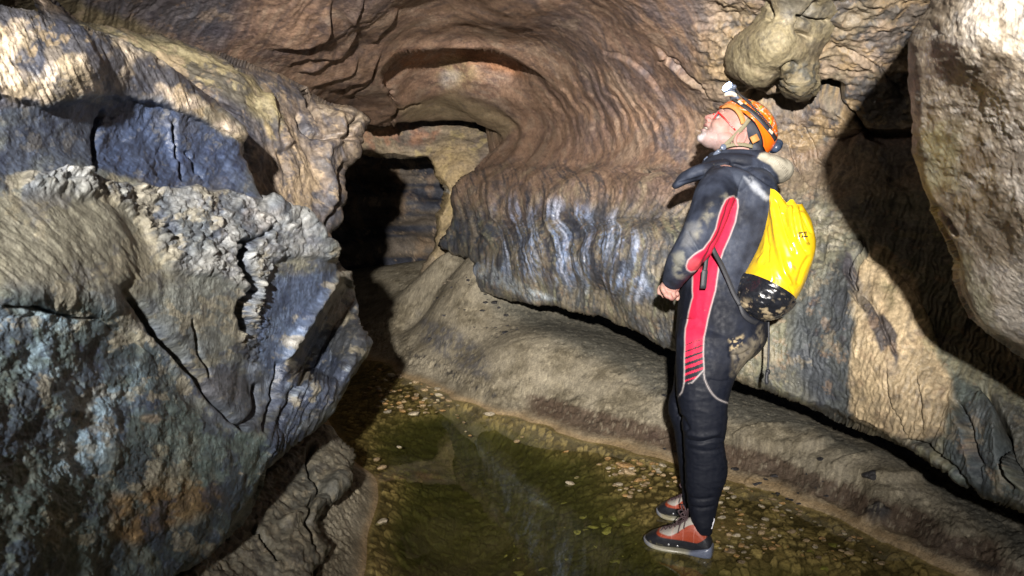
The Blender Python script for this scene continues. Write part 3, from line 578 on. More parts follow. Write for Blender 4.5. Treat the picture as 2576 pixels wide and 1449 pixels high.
def lb_disp(x, y, P, d):
    f = lb_fields(x, y); R = f['R']
    P3 = P; P = np.stack([x * .0008, y * .0008, d * .12], -1)
    h = .026 * fbm(P3, 3, 4, .5, 200) + .007 * (1 - .7 * f['smoothp']) * fbm(P, 16, 6, .7, 201)
    # top: slanting grooves
    gs = fbm2((x * .45 + y * .9) / 90, (x * .9 - y * .45) / 11, 4, .55, 202)
    h = h + f['top'] * .006 * gs
    h = h + f['hollow'] * (-.004 + .008 * fbm(P, 14, 5, .65, 203)) + .010 * f['hollow'] * fbm2((x + .5 * y) / 30, (y - .5 * x) / 80, 3, .5, 204)
    # flowstone knobs
    s = 1.0 + .6 * perlin(x / 80, y / 80, 0 * x, 5)
    f1, f2, idc = worley(R.wx / 26, R.wy / 17, 6); g1, g2, idg = worley(R.wx / 12 + 3, R.wy / 8, 7)
    knob = np.sqrt(np.clip(1 - f1 * f1 * 1.3, 0, 1)) * (.35 + idc) ; knob2 = np.sqrt(np.clip(1 - g1 * g1 * 1.3, 0, 1)) * (.3 + idg)
    h = h + f['pop'] * (.013 * knob * s + .006 * knob2)
    h = h + f['smoothp'] * .003 * fbm2((x + y) / 100, (x - y) / 20, 3, .5, 205)
    # lower boulder: coarse plates
    h = h + f['low'] * (.009 * fbm(P, 7, 4, .55, 206, ridged=True, an=(.7, .7, 1.8)) + .004 * fbm(P, 30, 4, .7, 207))
    # right side: vertical splinters
    vs = fbm2((x * .85 + y * .35) / 13, (y * .85 - x * .35) / 90, 4, .6, 208, ridged=True)
    h = h + f['rs'] * .014 * vs + f['face'] * .004 * fbm(P, 22, 3, .6, 209)
    for pts, w, dp in ((((612,600),(600,660),(625,720),(605,780),(625,850)), 13, .10), (((445,300),(440,350),(450,400),(480,450)), 6, .04), (((270,270),(248,330),(245,400),(258,430)), 7, .035), (((470,380),(500,420),(520,450)), 4, .025),
                       (((330,740),(400,830),(470,905),(530,990),(570,1040),(620,1085)), 9, .045), (((480,800),(505,880),(530,960)), 4, .02), (((300,700),(360,780),(420,860),(500,960)), 20, .02),
                       (((715,905),(700,980),(680,1040),(660,1090)), 6, .05), (((655,960),(640,1040),(600,1090)), 8, .05),
                       (((800,830),(770,930),(720,1020),(700,1090)), 6, .04), (((560,620),(640,600),(680,570)), 4, .03), (((0,770),(90,770),(170,800),(230,790)), 6, .02)):
        g = R.line(pts, w, wob=.8)[0]; h = h - .55 * dp * g
    for pts, w, dp in ((((420,300),(430,370),(470,440)), 9, .010), (((650,520),(720,545),(790,590),(850,650)), 10, .02), (((855,690),(800,760),(750,850),(720,920)), 7, .02), (((-20,745),(120,735),(230,752),(300,800)), 30, .004)):
        g = R.line(pts, w, wob=.8)[0]; h = h + dp * g
    # rubble pocket in the long cleft
    pk = R.blob(640, 800, 40, 100, .4); h = h + pk * .016 * (knob2 - .5)
    return h
def lb_color(x, y, P, d, h):
    P = np.stack([x * .0008, y * .0008, d * .12], -1)
    f = lb_fields(x, y); R = f['R']; n1 = fbm(P, 5, 5, .6, 220); n2 = fbm(P, 16, 4, .6, 221); n3 = fbm(P, 45, 3, .6, 222)
    C = np.zeros(x.shape + (3,)) + np.array((.165, .16, .13)); C = mix(C, (.075, .085, .10), .85 * sm(-.15, .3, n1)); C = mix(C, (.30, .25, .15), .5 * sm(.1, .35, n2))
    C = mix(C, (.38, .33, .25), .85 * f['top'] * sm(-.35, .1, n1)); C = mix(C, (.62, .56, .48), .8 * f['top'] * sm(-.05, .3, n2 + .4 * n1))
    C = mix(C, (.62, .55, .48), .8 * R.mask([(380,190),(430,200),(620,340),(590,350),(520,310),(440,270),(340,250)], 16) * sm(-.3, .1, n2))  # pinkish-white highlights along the top edge, painted into the colour
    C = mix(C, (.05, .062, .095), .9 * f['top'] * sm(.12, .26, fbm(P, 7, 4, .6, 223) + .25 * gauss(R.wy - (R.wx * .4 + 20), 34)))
    C = mix(C, (.055, .068, .105), .92 * f['hollow'] * sm(.45, -.1, n1)); C = mix(C, (.036, .044, .07), .6 * f['hollow'] * sm(-.1, .2, n2))  # bluish shade of the hollow painted into the rock colour
    C = mix(C, (.22, .16, .10), .8 * R.line([(440,320),(445,380),(475,450)], 9)[0] * sm(-.2, .1, n2))
    C = mix(C, (.065, .075, .10), .75 * R.mask([(-50,280),(250,250),(250,430),(60,440),(-50,430)], 14) * sm(.35, -.2, n1))
    C = mix(C, (.20, .20, .155), .5 * R.mask([(-50,300),(250,300),(250,480),(-50,480)], 20) * sm(.0, .3, n2))
    # knobs: pale tops on dark ground
    hh = sm(-.005, .035, h); C = mix(C, (.075, .085, .11), .8 * f['pop'] * (1 - hh)); C = mix(C, (.42, .385, .33), .9 * f['pop'] * hh * sm(-.35, .1, n2)); C = mix(C, (.42, .30, .20), .35 * f['pop'] * sm(.15, .4, n1))
    C = mix(C, (.15, .135, .095), .8 * f['smoothp']); C = mix(C, (.26, .23, .17), .5 * f['smoothp'] * sm(.05, .35, fbm2((x + y) / 90, (x - y) / 24, 4, .6, 224)))
    C = mix(C, (.105, .13, .11), .9 * f['low']); C = mix(C, (.045, .055, .065), .8 * f['low'] * sm(-.05, .3, n1)); C = mix(C, (.235, .235, .18), .5 * f['low'] * sm(.08, .35, n2))
    pale = R.mask([(-100,770),(100,780),(260,790),(330,860),(350,960),(330,1060),(220,1180),(120,1220),(160,1080),(120,960),(-100,860)], 40)
    C = mix(C, (.36, .46, .50), .85 * pale * sm(-.15, .2, fbm(P, 8, 5, .65, 225)))  # blue-white highlight on the lower boulder, painted as pale rock
    C = mix(C, (.26, .145, .05), .75 * R.mask([(280,1250),(400,1210),(520,1200),(560,1260),(440,1320),(330,1370),(260,1340)], 18) * sm(-.25, .1, n2))
    C = mix(C, (.22, .17, .10), .6 * R.blob(560, 970, 60, 40, .4)); C = mix(C, (.21, .14, .08), .6 * R.blob(380, 1050, 24, 12, .4))
    C = mix(C, (.11, .14, .20), .9 * f['face']); C = mix(C, (.06, .07, .10), .5 * f['face'] * sm(.0, .3, n2))
    vs = fbm2((x * .85 + y * .35) / 12, (y * .85 - x * .35) / 80, 4, .6, 226)
    C = mix(C, (.045, .045, .047), .9 * f['rs']); C = mix(C, (.27, .29, .30), .75 * f['rs'] * sm(.12, .34, vs)); C = mix(C, (.36, .40, .46), .7 * R.mask([(600,900),(650,880),(700,950),(690,1000),(660,1040),(640,1000)], 10) * sm(-.1, .2, n2))  # shadowed right side painted near black, with paler splinters over it
    C = mix(C, (.20, .19, .15), .6 * R.mask([(430,690),(600,720),(600,900),(520,900)], 20))
    C = mix(C, (.045, .055, .085), .6 * crisp(P, 7, .13, 921, .03) * (1 - f['pop'])); C = mix(C, (.36, .29, .18), .55 * crisp(P, 9, .16, 922, .03))
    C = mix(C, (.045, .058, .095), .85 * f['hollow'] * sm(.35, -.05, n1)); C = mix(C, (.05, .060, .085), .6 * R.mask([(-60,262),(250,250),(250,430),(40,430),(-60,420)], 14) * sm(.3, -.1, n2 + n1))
    C = weather(C, P, 60, .5, (.36, .30, .20), .22)
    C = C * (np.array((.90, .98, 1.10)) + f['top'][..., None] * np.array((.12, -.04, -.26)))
    C = mix(C, (.19, .17, .12), .45 * f['smoothp'])
    return np.clip(C, .010, .7)
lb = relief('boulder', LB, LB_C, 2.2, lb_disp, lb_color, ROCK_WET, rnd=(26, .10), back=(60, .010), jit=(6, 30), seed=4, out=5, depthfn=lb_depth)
finish(lb, 'huge near boulder filling the left foreground, dark blue shaded hollows, knobbly flowstone and a pale top', 'rock'); _cache.clear()

LB2 = [(60,-60),(200,55),(330,80),(480,118),(560,140),(612,158),(655,172),(700,185),(752,212),(764,226),(768,240),(782,240),(800,250),(832,260),(878,266),(905,280),(928,302),(922,318),(904,345),(910,352),(902,382),(880,408),(868,432),(862,466),(866,492),(850,520),(858,548),(836,582),(822,604),(828,640),(700,680),(560,600),(400,400),(200,250)]
LB2_C = [(60,-60,2.0),(200,60,2.25),(330,90,2.4),(480,125,2.55),(612,165,2.7),(700,190,2.9),(760,235,3.0),(640,250,2.6),(560,220,2.45),(700,300,2.72),(800,300,2.95),(900,290,3.1),(925,303,3.15),(650,400,2.55),(740,420,2.72),(820,420,2.9),(895,380,3.1),(860,460,3.05),(740,560,2.7),(800,580,2.85),(850,540,3.05),(600,600,2.4),(400,350,2.3),(820,640,2.95)]
def lb2_disp(x, y, P, d):
    R = Reg(x, y, 12, 50, 41)
    h = .045 * fbm(P, 2.6, 4, .5, 240) + .010 * fbm(P, 14, 4, .55, 241)
    u = (x * .93 - y * .36) ; v = (x * .36 + y * .93)
    vert = sm(560, 700, x)
    h = h + vert * .014 * fbm2(u / 24, v / 130, 4, .55, 242, ridged=True) * sm(240, 320, y)
    h = h + sm(.0, 1, sm(700, 560, x)) * .014 * fbm2((x * .9 + y * .45) / 100, (y * .9 - x * .45) / 12, 3, .5, 243)
    for pts, w, dp in ((((740,150),(775,232),(785,262),(800,300)), 5, .05), (((905,285),(890,310),(876,345)), 6, .06), (((870,400),(850,460),(830,520),(815,590)), 8, .06), (((590,160),(600,175),(640,170)), 3, .03), (((745,270),(780,330),(840,350),(900,350)), 6, .04), (((690,300),(700,380),(720,450)), 8, .02)):
        h = h - dp * R.line(pts, w, wob=.8)[0]
    for pts, w, dp in ((((840,270),(850,330),(815,390),(820,470),(800,560)), 16, .05), (((660,230),(680,300),(720,380)), 22, .04)):
        h = h + dp * R.line(pts, w, wob=.8)[0]
    return h
def lb2_color(x, y, P, d, h):
    R = Reg(x, y, 12, 40, 43); n1 = fbm(P, 4, 5, .6, 250); n2 = fbm(P, 12, 4, .6, 251); n3 = fbm(P, 34, 3, .6, 252)
    C = np.zeros(x.shape + (3,)) + np.array((.165, .13, .10)); C = mix(C, (.07, .072, .085), .85 * sm(-.1, .25, n1)); C = mix(C, (.27, .20, .14), .5 * sm(.05, .3, n2))
    C = mix(C, (.26, .22, .12), .8 * R.mask([(200,50),(480,118),(640,190),(700,260),(690,330),(640,300),(560,240),(400,170),(200,110)], 14)); C = mix(C, (.40, .35, .22), .6 * sm(.0, .3, n2) * R.mask([(560,170),(700,200),(700,330),(650,300),(590,240)], 14))
    C = mix(C, (.45, .38, .20), .85 * R.mask([(650,215),(700,240),(705,300),(690,350),(672,290),(655,250)], 5) * sm(-.3, 0, n2))
    C = mix(C, (.36, .28, .15), .8 * R.mask([(650,300),(668,320),(680,360),(665,350)], 4)); C = mix(C, (.38, .31, .22), .7 * R.mask([(800,252),(925,290),(900,330),(850,300),(790,275)], 10) * sm(-.2, .1, n2))
    C = mix(C, (.36, .28, .12), .8 * R.mask([(740,490),(770,540),(772,570),(745,545)], 6))
    vs = fbm2((x * .93 - y * .36) / 15, (x * .36 + y * .93) / 110, 4, .6, 253); C = mix(C, (.045, .05, .07), .6 * sm(.1, .35, vs) * sm(640, 720, x)); C = mix(C, (.25, .19, .145), .5 * sm(.1, .35, -vs) * sm(640, 720, x))
    C = mix(C, (.05, .053, .068), .6 * crisp(P, 4.5, .10, 931, .03)); C = mix(C, (.36, .27, .17), .6 * crisp(P, 5.5, .15, 932, .03))
    C = weather(C, P, 30, .55, (.38, .29, .19), .4)
    return np.clip(C, .012, .8)
lb2 = relief('rock_outcrop', LB2, LB2_C, 2.4, lb2_disp, lb2_color, ROCK, rnd=(24, .10), back=(60, .014), jit=(2, 40), seed=5)
finish(lb2, 'tan and slate rock outcrop jutting from behind the huge left boulder, beside the dark passage', 'rock')

RR = [(2900,-640),(2640,-360),(2500,-215),(2405,-90),(2342,0),(2325,35),(2298,75),(2292,130),(2298,200),(2301,260),(2303,330),(2308,385),(2322,430),(2325,470),(2342,515),(2362,560),(2390,612),(2404,650),(2400,700),(2414,745),(2440,795),(2478,832),(2530,868),(2580,905),(2700,980),(3100,1200),(3100,-640)]
RR_C = [(2500,-300,1.0),(2342,0,1.12),(2295,130,1.2),(2305,330,1.35),(2325,470,1.48),(2400,660,1.58),(2420,760,1.6),(2500,850,1.6),(2576,900,1.6),(2420,100,1.0),(2450,300,1.12),(2450,500,1.28),(2500,700,1.42),(2576,100,.9),(2576,400,1.05),(2576,700,1.3),(2800,-400,.8),(3100,300,.8),(3100,1150,1.4),(2800,900,1.3)]
def rr_disp(x, y, P, d):
    R = Reg(x, y, 12, 50, 61)
    P3 = P; P = np.stack([x * .0008, y * .0008, d * .12], -1)
    h = .022 * fbm(P3, 3.0, 3, .42, 260) + .006 * fbm(P, 22, 4, .6, 261)
    h = h - .02 * R.line([(2340,510),(2390,560),(2420,600)], 6)[0]
    return h
def rr_color(x, y, P, d, h):
    P = np.stack([x * .0007, y * .0007, d * .12], -1)
    R = Reg(x, y, 14, 50, 63); n1 = fbm(P, 7, 5, .62, 270); n2 = fbm(P, 22, 4, .6, 271); n3 = fbm(P, 60, 3, .6, 272)
    st = fbm2((x * .8 + y * .5) / 70, (y * .8 - x * .5) / 22, 4, .6, 273)
    C = np.zeros(x.shape + (3,)) + np.array((.36, .30, .225)); C = mix(C, (.58, .52, .45), .85 * sm(-.1, .25, n1 + .4 * st)); C = mix(C, (.16, .12, .08), .75 * sm(.08, .32, -n1 - .4 * st)); C = mix(C, (.24, .23, .10), .5 * sm(.05, .3, fbm(P, 5, 4, .6, 274)))
    C = mix(C, (.09, .07, .05), .6 * sm(.18, .35, n2) * sm(350, 600, y)); C = mix(C, (.66, .62, .56), .5 * sm(.15, .35, n2))
    C = mix(C, (.30, .29, .17), .6 * R.mask([(2290,330),(2420,300),(2420,480),(2330,480)], 20)); C = mix(C, (.22, .21, .13), .7 * R.mask([(2400,620),(2450,640),(2500,840),(2420,770)], 16))
    C = mix(C, (.14, .105, .07), .6 * crisp(P, 9, .12, 941, .04)); C = weather(C, P, 70, .4, (.60, .56, .50), .4)
    return np.clip(C * 1.05, .02, .74)
rr_ = relief('rock_buttress', RR, RR_C, 2.4, rr_disp, rr_color, ROCK_WET, rnd=(30, .10), back=(60, .010), jit=(3, 40), seed=6, out=5)
finish(rr_, 'pale mottled rock buttress, brightly lit, hanging close on the right edge of the picture', 'rock')

# hanging rock bulge over the caver's head
HB = [(1880,-120),(1900,-10),(1912,30),(1895,62),(1860,85),(1836,115),(1824,145),(1830,178),(1850,198),(1885,214),(1925,214),(1950,196),(1962,180),(1985,190),(1998,228),(2022,236),(2040,218),(2046,196),(2052,160),(2070,120),(2120,80),(2160,40),(2150,-20),(2170,-120)]
HB_C = [(1880,-120,2.35),(1912,30,2.72),(2150,-100,2.3),(2000,0,2.55),(1900,100,2.72),(1950,110,2.62),(2000,130,2.68),(1824,145,2.95),(1900,210,2.80),(1960,180,2.78),(2020,232,2.84),(2046,196,2.85),(2100,80,2.75),(2160,30,2.7)]
def hb_disp(x, y, P, d):
    R = Reg(x, y, 9, 30, 71)
    h = .02 * fbm(P, 5, 3, .5, 280) + .005 * fbm(P, 26, 4, .6, 281)
    h = h + .02 * (R.blob(1925, 140, 95, 80, .9)) + .03 * R.blob(2010, 205, 34, 32, .7) + .02 * fbm(P, 18, 4, .6, 282, ridged=True) * R.mask([(1950,170),(2060,150),(2050,260),(1970,250)], 10)
    for pts, w, dp in ((((1900,-20),(1935,30),(1925,60)), 8, .05), (((2060,0),(2030,40),(2005,70),(2040,100)), 6, .04), (((1955,180),(1965,160),(1985,150),(2005,165)), 5, .02), (((2080,-20),(2120,20),(2160,30)), 6, .05), (((2000,40),(2050,55),(2090,50)), 4, .04)):
        h = h - dp * R.line(pts, w, wob=.7)[0]
    return h
def hb_color(x, y, P, d, h):
    R = Reg(x, y, 10, 30, 73); n1 = fbm(P, 6, 5, .6, 290); n2 = fbm(P, 20, 4, .6, 291)
    C = np.zeros(x.shape + (3,)) + np.array((.27, .225, .135)); C = mix(C, (.19, .15, .095), .7 * sm(-.1, .3, n1)); C = mix(C, (.38, .33, .22), .35 * sm(.0, .3, n2))
    C = mix(C, (.07, .075, .075), .75 * sm(-.05, .15, n2) * R.mask([(1960,150),(2060,150),(2050,250),(1970,250)], 8)); C = mix(C, (.10, .10, .09), .6 * sm(-.05, .25, n1) * R.mask([(1960,-100),(2180,-100),(2170,60),(2060,90),(1960,40)], 14))
    C = weather(C, P, 30, .35, (.38, .32, .22), .3)
    return np.clip(C, .02, .8)
hb = relief('hanging_rock', HB, HB_C, 2.2, hb_disp, hb_color, ROCK, rnd=(34, .14), back=(50, .012), jit=(4, 22), seed=7)
finish(hb, "smooth rounded tan rock hanging from the ceiling just above the caver's lit headlamp", 'rock')

# low ledge at the bottom left
LG = [(560,1350),(620,1240),(700,1150),(760,1105),(800,1075),(832,1076),(842,1102),(872,1128),(888,1150),(886,1182),(868,1212),(848,1240),(818,1252),(806,1285),(798,1318),(812,1352),(832,1378),(812,1410),(786,1440),(770,1500),(740,1640),(200,1640)]
LG_C = [(560,1350,1.9),(700,1150,2.5),(800,1080,2.85),(885,1165,2.75),(830,1240,2.45),(800,1320,2.28),(760,1250,2.35),(700,1300,2.15),(820,1390,2.18),(780,1445,2.0),(650,1449,1.85),(500,1449,1.65),(400,1640,1.25),(740,1640,1.55),(840,1130,2.75),(740,1400,2.0)]
def lg_disp(x, y, P, d):
    R = Reg(x, y, 14, 40, 81)
    h = .035 * fbm(P, 4, 4, .55, 300) + .014 * fbm(P, 15, 4, .6, 301, ridged=True, an=(1, 1, 2))
    h = h - .06 * R.line([(790,1100),(770,1180),(800,1240),(770,1300),(800,1400)], 6)[0] - .05 * R.line([(600,1330),(660,1350),(700,1420)], 6)[0] + .03 * R.line([(700,1330),(760,1300),(800,1260),(870,1180)], 16)[0]
    return h
def lg_color(x, y, P, d, h):
    n1 = fbm(P, 5, 5, .6, 310); n2 = fbm(P, 18, 4, .6, 311)
    C = np.zeros(x.shape + (3,)) + np.array((.15, .135, .10)); C = mix(C, (.07, .07, .06), .8 * sm(-.1, .3, n1)); C = mix(C, (.26, .22, .15), .5 * sm(.05, .3, n2))
    C = weather(C, P, 30, .5, (.34, .28, .19), .4)
    return np.clip(C, .02, .8)
lg = relief('rock_ledge', LG, LG_C, 2.6, lg_disp, lg_color, ROCK, rnd=(20, .10), back=(50, .012), jit=(6, 24), seed=8)
finish(lg, 'low cracked brown rock ledge under the boulder, at the left edge of the pool', 'rock')
# ================================================================== THE CAVER
D0 = 2.62; PXM = D0 / FPX
def _ico(sub=3):
    import bmesh
    bm = bmesh.new(); bmesh.ops.create_icosphere(bm, subdivisions=sub, radius=1.0)
    V = np.array([v.co[:] for v in bm.verts]); F = [tuple(v.index for v in f.verts) for f in bm.faces]; bm.free(); return V, F
ICO3, ICO2 = _ico(3), _ico(2)
class Soup:
    def __init__(s): s.V = []; s.F = []; s.n = 0
    def add(s, V, F):
        V = np.asarray(V, float); s.V.append(V); s.F += [tuple(i + s.n for i in f) for f in F]; s.n += len(V); return s
    def ell(s, c, M, ico=ICO3):
        """ellipsoid: centre c, M = 3x3 rows = scaled axes"""
        return s.add(np.asarray(c) + ico[0] @ np.asarray(M), ico[1])
    def loft(s, rings, cap=True):
        """rings: list of (n,3) arrays of equal length"""
        k = len(rings[0]); V = np.concatenate(rings); F = []
        for i in range(len(rings) - 1):
            for j in range(k):
                a = i * k + j; b = i * k + (j + 1) % k
                F.append((a, b, b + k, a + k))
        if cap:
            F.append(tuple(range(k - 1, -1, -1))); F.append(tuple((len(rings) - 1) * k + j for j in range(k)))
        return s.add(V, F)
    def tube(s, pts, rad, n=14, flat=None, side=None, sub=4, cap=True, round_ends=False):
        """swept ellipse along a smoothed path; flat = thickness factor across `side`"""
        P = smooth3(np.array(pts, float), sub); R = np.interp(np.linspace(0, 1, len(P)), np.linspace(0, 1, len(rad)), rad)
        if round_ends:
            T0 = P[0] - P[1]; T0 /= np.linalg.norm(T0); T1 = P[-1] - P[-2]; T1 /= np.linalg.norm(T1)
            a0 = [P[0] + T0 * R[0] * q for q in (.95, .75, .4)]; r0 = [R[0] * q for q in (.25, .66, .92)]
            a1 = [P[-1] + T1 * R[-1] * q for q in (.4, .75, .95)]; r1 = [R[-1] * q for q in (.92, .66, .25)]
            P = np.array(a0 + list(P) + a1); R = np.array(r0 + list(R) + r1)
        T = np.gradient(P, axis=0); T /= np.linalg.norm(T, axis=1)[:, None] + 1e-9
        ref = np.array(side if side is not None else FW, float); rings = []
        for p, t, r in zip(P, T, R):
            a = ref - t * (ref @ t); a /= np.linalg.norm(a) + 1e-9; b = np.cross(t, a)
            th = np.linspace(0, 2 * np.pi, n, endpoint=False)
            rings.append(p + r * (flat if flat else 1.0) * np.cos(th)[:, None] * a + r * np.sin(th)[:, None] * b)
        return s.loft(rings, cap)
    def obj(s, name, mat, parent=None, smooth=True, colors=None):
        return mesh_py(name, np.concatenate(s.V), s.F, mat, parent, smooth, colors)
def smooth3(p, k):
    n = len(p); out = []
    if n < 2: return p
    for i in range(n - 1):
        p0 = p[i - 1] if i else 2 * p[0] - p[1]; p3 = p[i + 2] if i < n - 2 else 2 * p[-1] - p[-2]
        for t in np.arange(k) / k:
            out.append(.5 * (2 * p[i] + (p[i + 1] - p0) * t + (2 * p0 - 5 * p[i] + 4 * p[i + 1] - p3) * t * t + (3 * p[i] - p0 - 3 * p[i + 1] + p3) * t ** 3))
    out.append(p[-1]); return np.array(out)
def fuse(soup, voxel, smooth=6, fac=.5):
    """join overlapping closed shapes into one continuous skin; returns V, quads/tris list, normals"""
    me = bpy.data.meshes.new('tmp'); me.from_pydata([tuple(v) for v in np.concatenate(soup.V)], [], soup.F); me.update()
    o = bpy.data.objects.new('tmp', me); COL.objects.link(o)
    md = o.modifiers.new('r', 'REMESH'); md.mode = 'VOXEL'; md.voxel_size = voxel
    if smooth:
        sm_ = o.modifiers.new('s', 'SMOOTH'); sm_.factor = fac; sm_.iterations = smooth
    dg = bpy.context.evaluated_depsgraph_get(); dg.update(); ev = o.evaluated_get(dg); em = ev.to_mesh()
    V = np.empty(len(em.vertices) * 3, np.float32); em.vertices.foreach_get('co', V); V = V.reshape(-1, 3).astype(float)
    Nn = np.empty(len(em.vertices) * 3, np.float32); em.vertices.foreach_get('normal', Nn); Nn = Nn.reshape(-1, 3).astype(float)
    lv = np.empty(len(em.loops), np.int32); em.loops.foreach_get('vertex_index', lv)
    tot = np.empty(len(em.polygons), np.int32); em.polygons.foreach_get('loop_total', tot)
    ev.to_mesh_clear(); bpy.data.objects.remove(o); bpy.data.meshes.remove(me)
    F = lv.reshape(-1, 4) if (tot == 4).all() else None
    if F is None:
        st = np.concatenate([[0], np.cumsum(tot)[:-1]]); F = [tuple(lv[a:a + b]) for a, b in zip(st, tot)]
    return V, F, Nn
def fused_obj(name, V, F, mat, col, parent=None):
    if isinstance(F, np.ndarray): return mesh_np(name, V, F, mat, col, parent=parent)
    return mesh_py(name, V, F, mat, parent, True, col)
def ringx(py, xl, xr, dc, hb, n=28, e=2.2, skew=0.0):
    """a body section seen edge-on: spans xl..xr in the picture plane, hb metres to either side of depth dc"""
    th = np.linspace(0, 2 * np.pi, n, endpoint=False); c, s_ = np.cos(th), np.sin(th)
    cx = np.sign(c) * np.abs(c) ** (2 / e); sx = np.sign(s_) * np.abs(s_) ** (2 / e)
    x = (xl + xr) / 2 + (xr - xl) / 2 * cx
    c0 = A3([(xl + xr) / 2], [py], [dc])[0]
    return c0 + ((x - (xl + xr) / 2) * dc / FPX)[:, None] * RT + (sx * hb)[:, None] * FW - ((x - (xl + xr) / 2) * skew * dc / FPX)[:, None] * UP
def dense(rows, k=4):
    a = np.array(rows, float); return smooth3(a, k)

person = bpy.data.objects.new('person', None); COL.objects.link(person); person.empty_display_size = .2
person.location = ground(1760, 1360, 0.0)
finish(person, 'caver in black and red wetsuit and orange helmet, standing in the pool, looking up', 'person')
_PL = np.array(person.location)
def to_person(o, parent=None):
    """keep world placement while hanging it under the person or one of its parts"""
    o.parent = parent or person; o.matrix_parent_inverse = Matrix.Translation(Vector(-_PL))
    return o
def sub_of(o, par):
    o.parent = par; return o

TORSO = [(428,1815,1905,2.62,.09),(445,1796,1925,2.62,.15),(475,1776,1938,2.62,.195),(520,1764,1940,2.62,.205),(580,1754,1932,2.62,.19),(640,1744,1922,2.62,.175),(700,1722,1912,2.62,.168),(760,1711,1915,2.62,.175),(800,1708,1920,2.62,.182),(850,1704,1919,2.62,.182),(885,1706,1898,2.62,.16),(905,1720,1870,2.62,.12)]
NLEG = [(800,1712,1912,2.56,.085),(845,1704,1919,2.535,.098),(890,1702,1892,2.53,.096),(940,1703,1850,2.52,.09),(1000,1706,1829,2.52,.083),(1050,1715,1826,2.52,.077),(1098,1722,1820,2.525,.070),(1112,1723,1817,2.53,.068),(1160,1725,1826,2.545,.068),(1200,1726,1824,2.55,.062),(1245,1729,1808,2.555,.052),(1285,1735,1799,2.56,.044),(1312,1742,1794,2.56,.040),(1340,1750,1788,2.565,.034)]
FLEG = [(850,1708,1850,2.70,.085),(900,1701,1800,2.72,.085),(966,1698,1780,2.74,.080),(1004,1686,1772,2.75,.074),(1037,1684,1768,2.755,.070),(1080,1697,1768,2.77,.064),(1130,1704,1770,2.79,.062),(1176,1710,1768,2.80,.058),(1230,1716,1762,2.81,.046),(1280,1720,1762,2.82,.042)]
ARM = ([(1822,452),(1798,492),(1780,545),(1760,592),(1736,634),(1714,664),(1700,690),(1691,709)], [2.50,2.44,2.405,2.385,2.39,2.43,2.475,2.505], [44,47,44,42,40,36,29,24])
ARM2 = ([(1800,462),(1775,530),(1748,600),(1730,650),(1712,690),(1700,712)], [2.76,2.84,2.86,2.80,2.70,2.66], [42,42,38,34,27,22])
def armpath(A): 
    return A3([p[0] for p in A[0]], [p[1] for p in A[0]], A[1]), [r * PXM for r in A[2]]

# ---- head frame: f = where the face points, u = crown, l = towards the camera
PHI = math.radians(38.5)
fv = -math.cos(PHI) * RT + math.sin(PHI) * UP; uv = math.sin(PHI) * RT + math.cos(PHI) * UP; lv_ = -FW
HC = A3([1840], [323], [D0])[0]
HM = np.array([fv, uv, lv_])
def H(a, b, l=0.0): return HC + a * fv + b * uv + l * lv_
def HP(a, b, l):
    a, b, l = np.broadcast_arrays(a, b, l); return HC + a[..., None] * fv + b[..., None] * uv + l[..., None] * lv_
def hell(s, c, r, rot=0.0, ico=ICO3):
    cr, sr = math.cos(rot), math.sin(rot)
    A = np.array([[cr, sr, 0], [-sr, cr, 0], [0, 0, 1.0]]) * np.array(r)[:, None]
    return s.ell(H(*c), A @ HM, ico)

bs = Soup()
hell(bs, (-.025, .025, 0), (.098, .088, .076)); hell(bs, (.030, -.020, 0), (.052, .078, .061)); hell(bs, (.036, -.082, 0), (.044, .034, .047), -.25)
hell(bs, (.064, -.100, 0), (.020, .018, .024)); hell(bs, (-.004, -.058, 0), (.060, .045, .063), -.25); hell(bs, (.071, .017, 0), (.014, .011, .048)); hell(bs, (.050, -.036, .034), (.026, .028, .022)); hell(bs, (.050, -.036, -.034), (.026, .028, .022))
bs.tube([H(.072, .012), H(.086, -.008), H(.098, -.026)], [.008, .0095, .0115], 10, round_ends=True); hell(bs, (.090, -.032, .010), (.012, .008, .0075)); hell(bs, (.090, -.032, -.010), (.012, .008, .0075)); hell(bs, (.099, -.027, 0), (.010, .009, .009))
hell(bs, (.080, -.045, 0), (.012, .010, .020)); hell(bs, (.083, -.053, 0), (.010, .0055, .022), .15); hell(bs, (.078, -.074, 0), (.011, .007, .020), -.1); hell(bs, (.067, -.086, 0), (.012, .010, .022))
for sgn in (1, -1):
    hell(bs, (-.040, -.038, sgn * .072), (.020, .031, .009), .22)
    e = [H(-.040 + .018 * math.cos(q) + .003 * math.sin(q), -.036 + .031 * math.sin(q), sgn * (.079 + .002 * math.cos(q))) for q in np.linspace(-1.9, 3.6, 16)]
    bs.tube(e, [.0045] * 5, 8, round_ends=True)
# neck, slim body inside the suit, arms
bs.tube([H(-.035, -.02), A3([1862], [372], [D0])[0], A3([1860], [405], [D0])[0], A3([1858], [425], [D0])[0]], [.062, .060, .056, .050], 24)
T2 = [(y, (a + b) / 2 + (a - b) / 2 * .86, (a + b) / 2 - (a - b) / 2 * .86, dd, h * .86) for y, a, b, dd, h in TORSO]
bs.loft([ringx(*r) for r in dense(T2)])
for Lg in (NLEG, FLEG):
    bs.loft([ringx(y, (a + b) / 2 + (a - b) / 2 * .84, (a + b) / 2 - (a - b) / 2 * .84, dd, h * .84, 20) for y, a, b, dd, h in dense(Lg)])
for A in (ARM, ARM2):
    p, r = armpath(A); bs.tube(p, [q * .82 for q in r], 16, round_ends=True)
